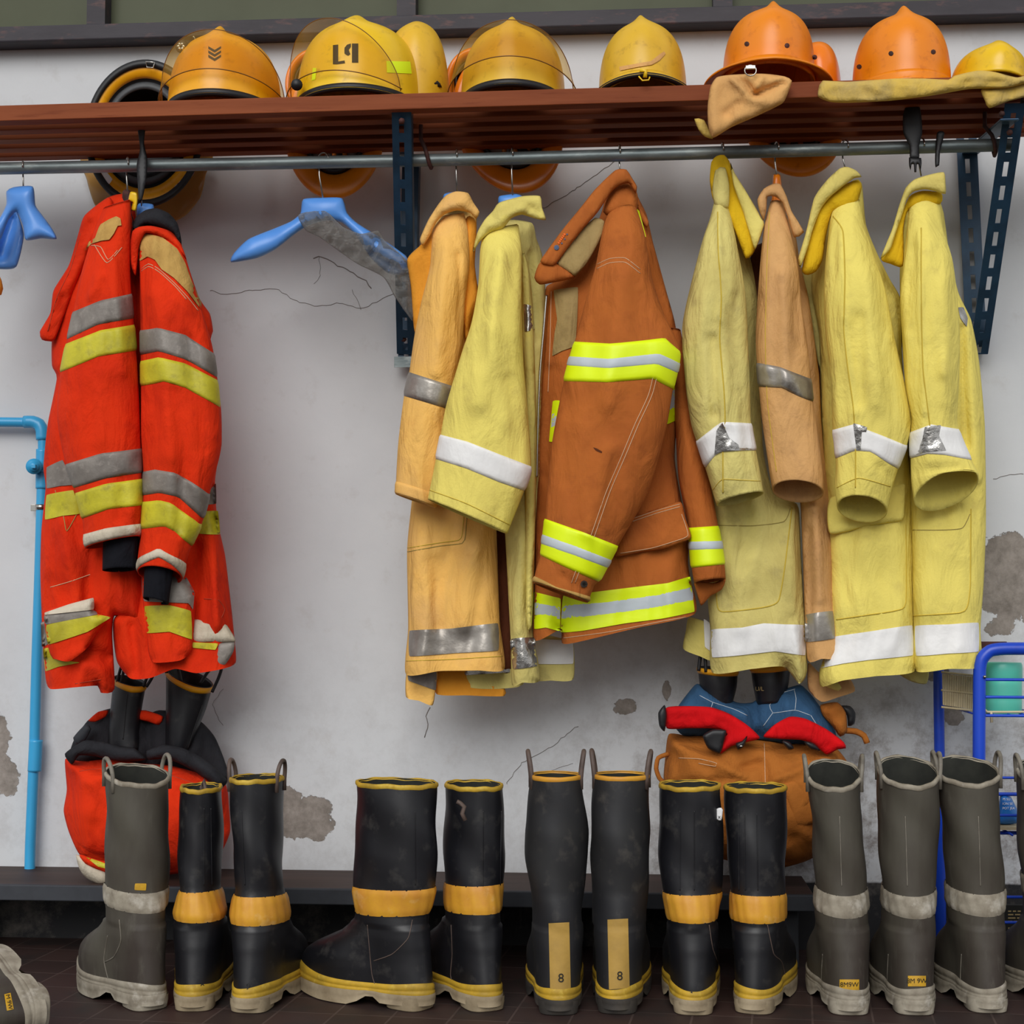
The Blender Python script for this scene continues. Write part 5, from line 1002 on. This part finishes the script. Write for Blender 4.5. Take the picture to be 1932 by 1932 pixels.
tube('torn_loop', PA([(383, 1500), (380, 1485), (384, 1472), (388, 1490), (390, 1508)], FL(368, 1905).y+.08), .004, M['loop'], t, n=6)
t, u = boot('black boot with yellow shin band and pull loops beside the red trousers', 470, 1908, 85, .392, 'black', a=.060, b=.043, loops='out', band=(.142, .190), lean=(0, .012)); ridge(u, [(455, 1530), (462, 1670)])
text('size_mark', '9', [u], 467, 1862, 12, M['rubd'], u)
t, u = boot('wide black boot seen side-on with toe pointing left and yellow band', 790, 1903, 150, .385, 'black', a=.080, b=.056, loops=None, band=(.158, .204), lean=(-.006, 0)); ridge(u, [(783, 1530), (784, 1670)]); ridge(u, [(693, 1745), (697, 1790), (702, 1840), (712, 1870)], .0009, 'loop'); ridge(u, [(778, 1735), (770, 1770), (740, 1800), (705, 1813)], .0009, 'loop')
t, u = boot('black boot with a frayed scrap of loop, right of the wide side-on one', 917, 1905, 118, .380, 'black', a=.066, b=.050, loops=None, band=(.160, .208)); ridge(u, [(912, 1530), (911, 1675)]); ridge(u, [(946, 1530), (944, 1675)]); ridge(u, [(851, 1745), (853, 1800), (850, 1840), (858, 1868)], .0009, 'loop')
tube('torn_loop', PA([(862, 1512), (868, 1515), (876, 1522), (872, 1535), (878, 1548)], FL(905, 1905).y-.05), .004, M['loop'], t, n=6)
def tall(label, hx, hy, th, patch, num, lean):
    t, u = boot(label, hx, hy, th, .398, 'tall', a=.062, b=.052, loops='up', band=None, lean=lean, wst=(1.03, .88))
    x0, y0, x1, y1 = patch; d = decal('heel_patch', [u], [(x0, y0), (x1, y0-2), (x1+3, y1), (x0+3, y1+3)], M['heelp'], u, .0016, s=6, tau=0, label='tan rectangular patch up the heel')
    text('size_number', num, [u], (x0+x1)/2+4, y1-22, 17, M['ink'], d, 0, off=.0032)
M['heelp'] = mat('tan_heel_patch', 'b08c40', '9a7a38', 14, (.4, .7), .7, 0, .2, 120)
tall('tall plain black boot with a long tan heel patch, left of the two numbered 8', 1054, 1912, 94, (1035, 1742, 1074, 1868), '8', (0, .004))
tall('tall plain black boot with a long tan heel patch, right of the two numbered 8', 1164, 1910, 86, (1146, 1735, 1185, 1864), '8', (0, -.006))
t, u = boot('black yellow-banded boot with small white tag before the left of the brown trousers', 1308, 1912, 88, .382, 'black', a=.062, b=.055, loops=None, band=(.150, .196), lean=(0, .004)); ridge(u, [(1283, 1530), (1283, 1680)]); ridge(u, [(1310, 1530), (1310, 1680)]); ridge(u, [(1338, 1745), (1345, 1790), (1360, 1830)], .0009, 'loop')
text('size_mark', '3', [u], 1304, 1873, 12, M['rubd'], u)
tg = puff('tag', [(1352, 1526), (1361, 1524), (1364, 1528), (1361, 1548), (1352, 1546)], FL(1310, 1912).y+.01, .001, M['white'], t, R=3, amp=0, s=4, label='small white tag'); text('tag_print', 'x', [tg], 1357, 1541, 8, M['ink'], tg)
t, u = boot('black yellow-banded boot without tag before the middle of the brown trousers', 1422, 1910, 76, .378, 'black', a=.062, b=.052, loops=None, band=(.148, .194), lean=(0, .004)); ridge(u, [(1393, 1535), (1394, 1680)]); ridge(u, [(1405, 1535), (1406, 1680)]); ridge(u, [(1428, 1535), (1430, 1680)]); ridge(u, [(1448, 1745), (1460, 1800), (1475, 1815), (1488, 1870)], .0009, 'loop')
def grey(label, hx, hy, th, lab, lean, H=.40, b=.048, bandz=(.168, .205)):
    t, u = boot(label, hx, hy, th, H, 'grey', a=.064, b=b, loops='out', band=bandz, lean=lean, slant=.28, wst=(1.0, 1.06))
    if lab: 
        d = decal('size_label', [u], [(lab[0], lab[1]), (lab[0]+lab[2], lab[1]), (lab[0]+lab[2], lab[1]+20), (lab[0], lab[1]+20)], M['label'] if lab[2] > 25 else M['label'], u, .0012, s=5, tau=0, label='small yellow size label')
        if lab[3]: text('size_print', lab[3], [u], lab[0]+lab[2]/2, lab[1]+10, 9, M['ink'], d, off=.0024)
    ridge(u, [(hx-18, 1460+80), (hx-16, 1600), (hx-14, 1672)], .0009, 'loopg'); ridge(u, [(hx-50, 1800), (hx-52, 1850), (hx-44, 1890)], .0009, 'loopg')
grey('grey-green boot with a yellow 8M 9W label, leftmost of the grey row at right', 1602, 1912, 90, (1584, 1848, 37, '8M9W'), (0, .020), .400, .044)
grey('grey-green boot with a faded orange label, middle of the grey row at right', 1726, 1912, 89, (1713, 1841, 34, '8M 9W'), (0, -.004), .405, .050)
grey('grey-green boot with only a trace of label, third of the grey row at right', 1864, 1908, 92, None, (0, .022), .405, .050)
boot('grey-green boot cut off by the right side of the picture', 2012, 1905, 96, .40, 'grey', a=.062, b=.050, loops='out', band=(.185, .222), lean=(0, .01), slant=.28)
# boot lying on its side at lower left
tl = Matrix.Rotation(math.radians(188), 3, 'Z') @ Matrix.Rotation(math.radians(-78), 3, 'Y') @ Matrix.Rotation(math.radians(0), 3, 'Z')
zx = FL(60, 1925)
xa = Vector((-.65, .75, .12)).normalized(); za = Vector((-.75, -.65, 0)); za = (za-xa*za.dot(xa)).normalized(); ya = za.cross(xa)
tl = Matrix((xa, ya, za)).transposed()
t, u = boot('grey-green boot lying on its side at the lower left corner', 0, 0, 0, .38, 'grey', a=.064, b=.050, loops=None, band=(.168, .205), loc=tuple(FL(98, 1912, .05)+xa*.078), tilt=tl)
LYING = t

d = decal('size_label', [u], [(8, 1876), (20, 1873), (26, 1904), (13, 1907)], M['label'], u, .0014, s=5, tau=0, label='small yellow size label'); text('size_print', 'M 9W', [u], 17, 1890, 8, M['ink'], d, 78, off=.0026)

# ------------------------------------------------------------
# blue water pipe on the left
t = thing('water_pipe', 'light blue plastic water pipe with an elbow running down the wall at left', 'pipe', P(70, 1200, -.03)); YP = -.03; r_ = 10*mpp(YP)
pxtube('pipe_run', [(-80, 795), (-20, 796), (56, 797), (72, 799), (80, 812), (81, 850), (80, 900)], YP, r_*.95, M['pipe'], t, n=16)
pxtube('pipe_run', [(80, 880), (78, 960), (74, 1100), (69, 1250), (65, 1400), (61, 1500), (57, 1600), (56, 1660)], YP, r_*1.0, M['pipe'], t, n=16)
pxtube('elbow', [(46, 796), (62, 796), (74, 801), (79, 812), (80, 830)], YP, r_*1.22, M['pipe'], t, n=16)
pxtube('coupling', [(68, 1396), (65, 1455)], YP, r_*1.28, M['pipe'], t, n=16); pxtube('coupling', [(80, 848), (79.5, 875), (79, 922)], YP, r_*1.2, M['pipe'], t, n=16)
pxtube('tee', [(84, 880), (72, 880)], YP-.01, r_*1.1, M['pipe'], t, n=16)
tube('end_cap', [P(64, 880, YP-.014), P(64, 880, YP-.036)], .0165, M['pipe'], t, n=24); cp_ = [o for o in t.children if o.name.startswith('end_cap')][0]
tube('cap_ring', [P(64, 880, YP-.036), P(64, 880, YP-.040)], .0105, M['pipe'], cp_, n=24); box('cap_key', P(64, 880, YP-.043), (.009, .008, .008), M['pipe'], cp_, bev=.001)
pxtube('clamp', [(78, 952), (78, 962)], YP, r_*1.12, M['chrome'], t, n=16, label='steel pipe clamp'); box('clamp_tab', P(64, 958, YP+.012), (.014, .002, .014), M['chrome'], t, bev=.0008)
# red trousers bunched over boots on the bench
def bunch(name, label, cx, cy): return thing(name, label, 'trousers', P(cx, cy, -.12))
TY = -.125
t = bunch('fire_trousers', 'red fire trousers pushed down around a pair of boots on the bench', 278, 1640)
main = puff('trousers_body', [(123, 1432), (150, 1436), (200, 1432), (260, 1440), (320, 1444), (372, 1458), (425, 1480), (432, 1520), (434, 1570), (415, 1612), (380, 1640), (320, 1650), (240, 1648), (190, 1634), (150, 1612), (130, 1570), (120, 1530), (126, 1490)], TY, .095, M['red'], t, R=110, amp=.008, wx=60, wy=60, seed=91, folds=[(125, 1440, 220, 1470, 12, .014), (220, 1470, 330, 1480, 10, -.01), (330, 1480, 420, 1485, 8, .012), (150, 1600, 200, 1622, 8, -.012), (300, 1452, 302, 1500, 4, -.006)], back=.7)
seam([main], [(150, 1455), (220, 1447), (300, 1456), (400, 1490)], M['thread_r'])
def ringpuff(name, pts, wd, Y, B, m, seed=0, lab=None, amp=.004):
    c = resamp(pts, 10, False, .3); tg = np.gradient(c, axis=0); n_ = np.stack([-tg[:, 1], tg[:, 0]], 1)/np.hypot(tg[:, 0], tg[:, 1])[:, None]
    k = np.linspace(0, 1, len(c)); w_ = wd*(.55+.45*np.sin(np.pi*k)**.5)
    ol = np.concatenate([c+n_*w_[:, None], (c-n_*w_[:, None])[::-1]])[::3]
    return puff(name, ol, Y, B, M[m], t, R=wd, amp=amp, wx=26, wy=26, seed=seed, label=lab, s=6)
puff('lining', [(140, 1395), (165, 1360), (190, 1342), (215, 1336), (240, 1345), (270, 1350), (300, 1340), (340, 1345), (380, 1362), (405, 1390), (422, 1430), (433, 1470), (400, 1480), (330, 1455), (240, 1448), (160, 1446), (132, 1425)], TY+.03, .03, M['black_cloth'], t, R=30, amp=.006, wx=40, wy=40, seed=92, label='charcoal inner lining', folds=[(150, 1430, 250, 1420, 12, .012), (280, 1360, 285, 1440, 10, -.016)])
ringpuff('waist_lining', [(128, 1440), (140, 1414), (180, 1412), (230, 1424), (275, 1424)], 15, TY-.05, .022, 'black_cloth', 93, 'charcoal inner lining')
ringpuff('waist_lining', [(278, 1425), (320, 1418), (370, 1440), (410, 1470), (430, 1490)], 15, TY-.045, .022, 'black_cloth', 94, 'charcoal inner lining')
puff('waist_edge', [(166, 1360), (185, 1343), (205, 1340), (200, 1352), (180, 1362)], TY+.0, .006, M['red'], t, R=6, amp=.001); puff('waist_edge', [(258, 1342), (275, 1340), (308, 1352), (300, 1368), (280, 1362), (258, 1356)], TY+.0, .008, M['red'], t, R=7, amp=.001)
puff('strap', [(138, 1392), (162, 1366), (172, 1375), (160, 1398), (145, 1406)], TY-.03, .008, M['slate'], t, R=8, amp=.002, label='grey strap')
cf = puff('leg_hem', [(143, 1612), (160, 1618), (190, 1634), (205, 1640), (207, 1668), (185, 1668), (162, 1656), (150, 1640)], TY-.06, .02, M['beige'], t, R=12, amp=.002, label='beige trouser hem')
puff('leg_band', [(150, 1612), (185, 1622), (210, 1628), (208, 1648), (185, 1642), (160, 1630)], TY-.075, .018, M['red'], t, R=10, amp=.002); decal('reflective_band', [[o for o in t.children if o.name.startswith('leg_band')][-1]], [(162, 1617), (185, 1624), (206, 1632), (206, 1640), (185, 1635)], M['lime_old'], t, .002, s=4)
def stub(label, L, seed, rimc=(0, 0), loops=True, kind='b', lm='loop'):
    t = thing('boot', label, 'boot', P((L[0][0]+L[0][2])/2, L[-1][1], L[0][4]))
    lf = Loft(L, amp=.0012, seed=seed, nu=40); u = lf.build('shaft', M['rub'], t, cap=False)
    lf.band('rim_band', [(L[0][0], L[0][1]), ((L[0][0]+L[0][2])/2, (L[0][1]+L[0][3])/2-L[0][6]+1), (L[0][2], L[0][3])], [(L[0][0], L[0][1]+13), ((L[0][0]+L[0][2])/2, (L[0][1]+L[0][3])/2-L[0][6]+14), (L[0][2], L[0][3]+13)], M['by2'], u, .0025, 'bright yellow rim')
    return t, u, lf
M['by2'] = mat('bright_yellow_rubber', 'e8a414', 'd8940f', 12, (.4, .7), .45)
bt, u, lf = stub('black boot with yellow rim sunk in the left leg of the red trousers', [(214, 1278, 276, 1290, TY-.0, .035, -9), (210, 1320, 268, 1335, TY-.0, .034, -3), (205, 1370, 262, 1380, TY-.0, .032), (203, 1410, 262, 1415, TY-.0, .032)], 3)
for q in ([(220, 1290), (228, 1260), (238, 1240), (234, 1262), (228, 1290)], [(270, 1296), (280, 1272), (292, 1250), (288, 1276), (276, 1296)]): tube('pull_loop', PA(resamp(q, 5, False), TY-.02), .0032, M['hblack'], bt, n=8)
seam([u], [(240, 1310), (236, 1350), (232, 1395)], M['rubd'], r=.0012)
bt, u, lf = stub('black boot with yellow rim leaning right out of the red trousers', [(313, 1262, 402, 1292, TY-.0, .04, -14), (313, 1320, 388, 1340, TY-.0, .036, -4), (312, 1380, 365, 1395, TY-.0, .032), (312, 1415, 352, 1422, TY-.0, .028)], 4)
for q in ([(378, 1290), (392, 1268), (408, 1254), (418, 1260), (412, 1280), (400, 1306)], [(314, 1270), (316, 1252), (328, 1248), (336, 1262), (342, 1286)]): tube('pull_loop', PA(resamp(q, 5, False), TY-.03), .0034, M['hblack'], bt, n=8)
seam([u], [(382, 1330), (368, 1370), (354, 1412)], M['rubd'], r=.0012)
# brown trousers
t = bunch('fire_trousers', 'brown duck-cloth fire trousers with red flaps bunched on the bench at right', 1430, 1620)
BY = -.13
main = puff('trousers_body', [(1262, 1385), (1300, 1388), (1360, 1384), (1400, 1392), (1440, 1396), (1480, 1400), (1530, 1404), (1575, 1410), (1600, 1440), (1612, 1490), (1616, 1545), (1590, 1580), (1560, 1605), (1520, 1625), (1480, 1636), (1430, 1634), (1380, 1625), (1330, 1612), (1280, 1590), (1258, 1540), (1252, 1470), (1255, 1430)], BY, .095, M['brownpants'], t, R=110, amp=.007, wx=50, wy=50, seed=101, folds=[(1260, 1400, 1400, 1460, 10, .012), (1444, 1400, 1446, 1560, 6, -.006), (1400, 1450, 1430, 1440, 8, -.012), (1460, 1470, 1560, 1430, 9, .012), (1270, 1450, 1265, 1540, 8, .01), (1250, 1480, 1380, 1470, 8, -.008), (1380, 1570, 1500, 1580, 14, -.01)], back=.7)
pk = puff('pocket', [(1476, 1478), (1540, 1470), (1590, 1475), (1595, 1530), (1560, 1545), (1500, 1562), (1488, 1520)], BY-.088, .008, M['brownpants'], t, R=10, amp=.003, seed=103)
seam([main], [(1262, 1480), (1320, 1475), (1400, 1490), (1424, 1482)], M['brown_th']) if 'brown_th' in M else None
seam([main], [(1442, 1402), (1444, 1480), (1446, 1600)], M['thread']) ; seam([main], [(1280, 1430), (1320, 1432), (1352, 1440), (1350, 1446), (1318, 1440)], M['thread'])
puff('lining', [(1278, 1335), (1300, 1305), (1315, 1290), (1340, 1300), (1390, 1325), (1420, 1325), (1440, 1310), (1480, 1300), (1510, 1292), (1530, 1310), (1545, 1330), (1570, 1365), (1575, 1395), (1500, 1405), (1430, 1396), (1350, 1390), (1290, 1388), (1270, 1365)], BY-.01, .045, M['bluequilt'], t, R=40, amp=.005, wx=50, wy=50, seed=104, label='blue quilted lining', folds=[(1425, 1330, 1432, 1390, 9, -.02), (1330, 1310, 1400, 1345, 12, .012)])
q_ = [o for o in t.children if o.name.startswith('lining')][-1]
for pts in ([(1320, 1312), (1345, 1325), (1385, 1338), (1410, 1350)], [(1345, 1325), (1340, 1340)], [(1452, 1330), (1470, 1310), (1500, 1300)], [(1452, 1330), (1458, 1345), (1500, 1340), (1530, 1350)], [(1458, 1345), (1440, 1370)], [(1500, 1340), (1502, 1318), (1498, 1300)], [(1530, 1350), (1540, 1366)]): seam([q_], pts, M['thr_w'], q_, .0007)
puff('flap', [(1256, 1336), (1290, 1332), (1340, 1334), (1375, 1346), (1410, 1368), (1434, 1392), (1410, 1400), (1380, 1408), (1360, 1422), (1352, 1408), (1372, 1385), (1352, 1375), (1300, 1374), (1258, 1374)], BY-.08, .012, M['redknit'], t, R=8, amp=.004, wx=30, wy=30, seed=105, label='scarlet flap')
puff('flap', [(1440, 1390), (1460, 1368), (1490, 1352), (1520, 1356), (1560, 1376), (1592, 1400), (1596, 1412), (1580, 1414), (1560, 1424), (1535, 1404), (1510, 1396), (1470, 1394)], BY-.08, .012, M['redknit'], t, R=8, amp=.004, wx=30, wy=30, seed=106, label='scarlet flap')
for q in ([(1326, 1388), (1345, 1376), (1370, 1378), (1366, 1400), (1358, 1422), (1336, 1412)], [(1388, 1402), (1400, 1398), (1410, 1388), (1404, 1408), (1392, 1415)], [(1474, 1397), (1490, 1400), (1498, 1412), (1488, 1415)], [(1515, 1398), (1535, 1402), (1548, 1416), (1530, 1414)], [(1242, 1345), (1254, 1330), (1258, 1350), (1254, 1380), (1244, 1370)]): puff('leather_tab', q, BY-.10, .008, M['hblack'], t, R=8, amp=.001, s=5, label='black leather tab')
tube('snap', [P(1398, 1408, BY-.118), P(1398, 1408, BY-.108)], .003, M['chrome'], t, n=10)
puff('suspender', [(1548, 1330), (1580, 1325), (1596, 1345), (1598, 1380), (1585, 1390), (1570, 1370), (1552, 1350)], BY-.04, .014, M['brownpants'], t, R=12, amp=.004, wx=14, wy=14, seed=107)
puff('suspender_clip', [(1584, 1332), (1604, 1332), (1614, 1345), (1612, 1366), (1600, 1370), (1598, 1350)], BY-.03, .008, M['hblack'], t, R=6, amp=.001)
pxtube('strap_end', [(1590, 1378), (1615, 1380), (1630, 1388), (1636, 1402)], BY-.03, .006, M['brownpants'], t, n=8); pxtube('strap', [(1262, 1422), (1242, 1430), (1238, 1450), (1244, 1468), (1258, 1482)], BY-.03, .0045, M['brownpants'], t, n=8)
bt, u, lf = stub('black boot with yellow rim rising from the left of the brown trousers', [(1316, 1258, 1392, 1262, BY-.02, .036, -3), (1320, 1290, 1390, 1296, BY-.02, .036), (1326, 1330, 1380, 1334, BY-.02, .03)], 5)
bt, u, lf = stub('black boot with yellow rim and small yellow print, half hidden under the dusty yellow coat', [(1416, 1256, 1492, 1250, BY-.02, .036, -3), (1420, 1290, 1488, 1290, BY-.02, .036), (1428, 1330, 1480, 1324, BY-.02, .03)], 6)
text('rim_print', 'U/L', [u], 1433, 1300, 8, M['gold'], u)
pxtube('pull_loop', [(1318, 1266), (1322, 1235), (1330, 1238), (1332, 1268)], BY-.05, .0035, M['hblack'], bt, n=8)
# blue tube rack
t = thing('utility_rack', 'royal blue tubular metal rack at the right edge', 'rack', P(1850, 1500, -.2)); FY = -.26; KY = -.06; rt = 9*mpp(FY)
pxtube('frame', [(1847, 1700), (1847, 1480), (1848, 1275), (1853, 1243), (1868, 1228), (1895, 1224), (1990, 1224)], FY, rt*1.3, M['rack'], t, n=16)
pxtube('post', [(1847, 1690), (1846, 1800), (1845, 1865)], FY, rt*1.3, M['rack'], t, n=16)
pxtube('frame', [(1776, 1815), (1774, 1650), (1773, 1460), (1771, 1262), (1780, 1245), (1800, 1240), (1848, 1238)], KY, rt*1.15, M['rack'], t, n=16)
for y in (1282, 1315, 1350, 1467, 1538, 1692, 1740): pxtube('shelf_wire', [(1845, y), (1990, y+1)], FY, .0028 if y != 1467 else .0024, M['rack'], t, n=8)
for y in (1502, 1575): pxtube('shelf_wire', [(1845, y-4), (1990, y-3)], FY+.05, .0035, M['rack'], t, n=8)
for y0, y1 in ((1350, 1348), (1575, 1572), (1775, 1770)):
    a_ = P(1848, y0, FY); b_ = a_+Vector((-.0, .2, 0)); 
    for k in range(5):
        xx = .0+k*.03; tube('shelf_wire', [a_+Vector((xx, 0, 0)), b_+Vector((xx, 0, 0))], .0022, M['rack'], t, n=6)
g = P(1891, 1345, -.19); z1_ = P(1891, 1250, -.19).z; hh = z1_-g.z; r0 = 36*mpp(-.19); V = []; prof = [(0, 0), (r0*.93, 0), (r0*.97, .004), (r0*.98, hh*.25), (r0*.965, hh*.27), (r0*.985, hh*.30), (r0*1.0, hh*.66), (r0*.985, hh*.68), (r0*1.03, hh*.70), (r0*1.03, hh*.95), (r0*.98, hh), (r0*.5, hh), (0, hh)]
for (r1, z) in prof:
    for i in range(48): a = 2*math.pi*i/48; V.append((g.x+r1*math.cos(a), g.y+r1*math.sin(a), g.z+z))
o = mk('plastic_container', V, [(j*48+i, j*48+(i+1) % 48, (j+1)*48+(i+1) % 48, (j+1)*48+i) for j in range(len(prof)-1) for i in range(48)], M['green']); tag(o, 'mint green round plastic container on the top shelf of the blue rack', 'container'); sharp(o, 50)
# slatted beige basket hanging between rack and wall
t = thing('slatted_basket', 'beige slatted plastic basket hanging on the rack beside the mint container', 'basket', P(1806, 1300, -.16))
for k in range(18):
    x0 = 1779+k*3.35; beam('slat', P(x0, 1271+k*.35, -.17), P(x0+1, 1330+k*.5, -.17), .0026, .004, M['cane'], t, bev=0)
for y in (1268, 1302, 1334): pxtube('rail', [(1776, y), (1840, y+7)], -.172, .0022, M['cane'], t, n=6)
pxtube('tray_edge', [(1856, 1292), (1855, 1335), (1862, 1343), (1940, 1343)], -.245, .0022, M['cane'], t, n=6); pxtube('tray_hook', [(1870, 1343), (1871, 1363)], -.245, .0026, M['cane'], t, n=6)
tube('screw', [P(1858, 1277, -.275), P(1858, 1277, -.265)], .003, M['chrome'], t, n=8)
o = puff('printed_packet', [(1888, 1497), (1903, 1498), (1912, 1512), (1921, 1532), (1922, 1552), (1900, 1556), (1881, 1553), (1884, 1525)], -.2, .02, M['bluebag'], None, R=20, amp=.003, wx=20, wy=20); tag(o, 'blue plastic packet with white lettering lying on the middle rack shelf', 'packet')
for k, s in enumerate(('M SU', 'ION SE', 'POT JEA')): text('packet_print', s, [o], 1899+k*2, 1508+k*8.5, 4.6, M['white'], o)
box('packet_base', P(1912, 1559, -.2), (.08, .07, .005), M['cane'], o)
o = box('brown_board', P(1870, 1217, -.03), (.06, .012, .014), M['rust'], bev=.001); tag(o, 'short brown wooden strip on the wall beside the top of the blue rack', 'board')
o = box('printed_sign', P(1945, 1745, -.17), (.12, .01, .075), M['ink'], None, bev=.001); tag(o, 'dark carton panel with rows of gold print low on the blue rack', 'carton')
for k in range(9):
    if k == 4: continue
    x0 = 1902
    for q in range(3):
        L_ = 6+((k*7+q*5) % 5)*2; decal('gold_print_line', [o], [(x0, 1718+k*6.4), (x0+L_, 1718+k*6.4), (x0+L_, 1720.4+k*6.4), (x0, 1720.4+k*6.4)], M['gold'], o, .001, s=5, tau=0); x0 += L_+3
o = puff('plastic_scrap', [(1646, 1770), (1660, 1752), (1672, 1748), (1670, 1775), (1660, 1786), (1650, 1788)], FL(1655, 1800).y, .012, M['rack'], None, R=10, amp=.003, wx=8, wy=8, s=4); tag(o, 'crumpled scrap of blue plastic between two grey boots', 'scrap')
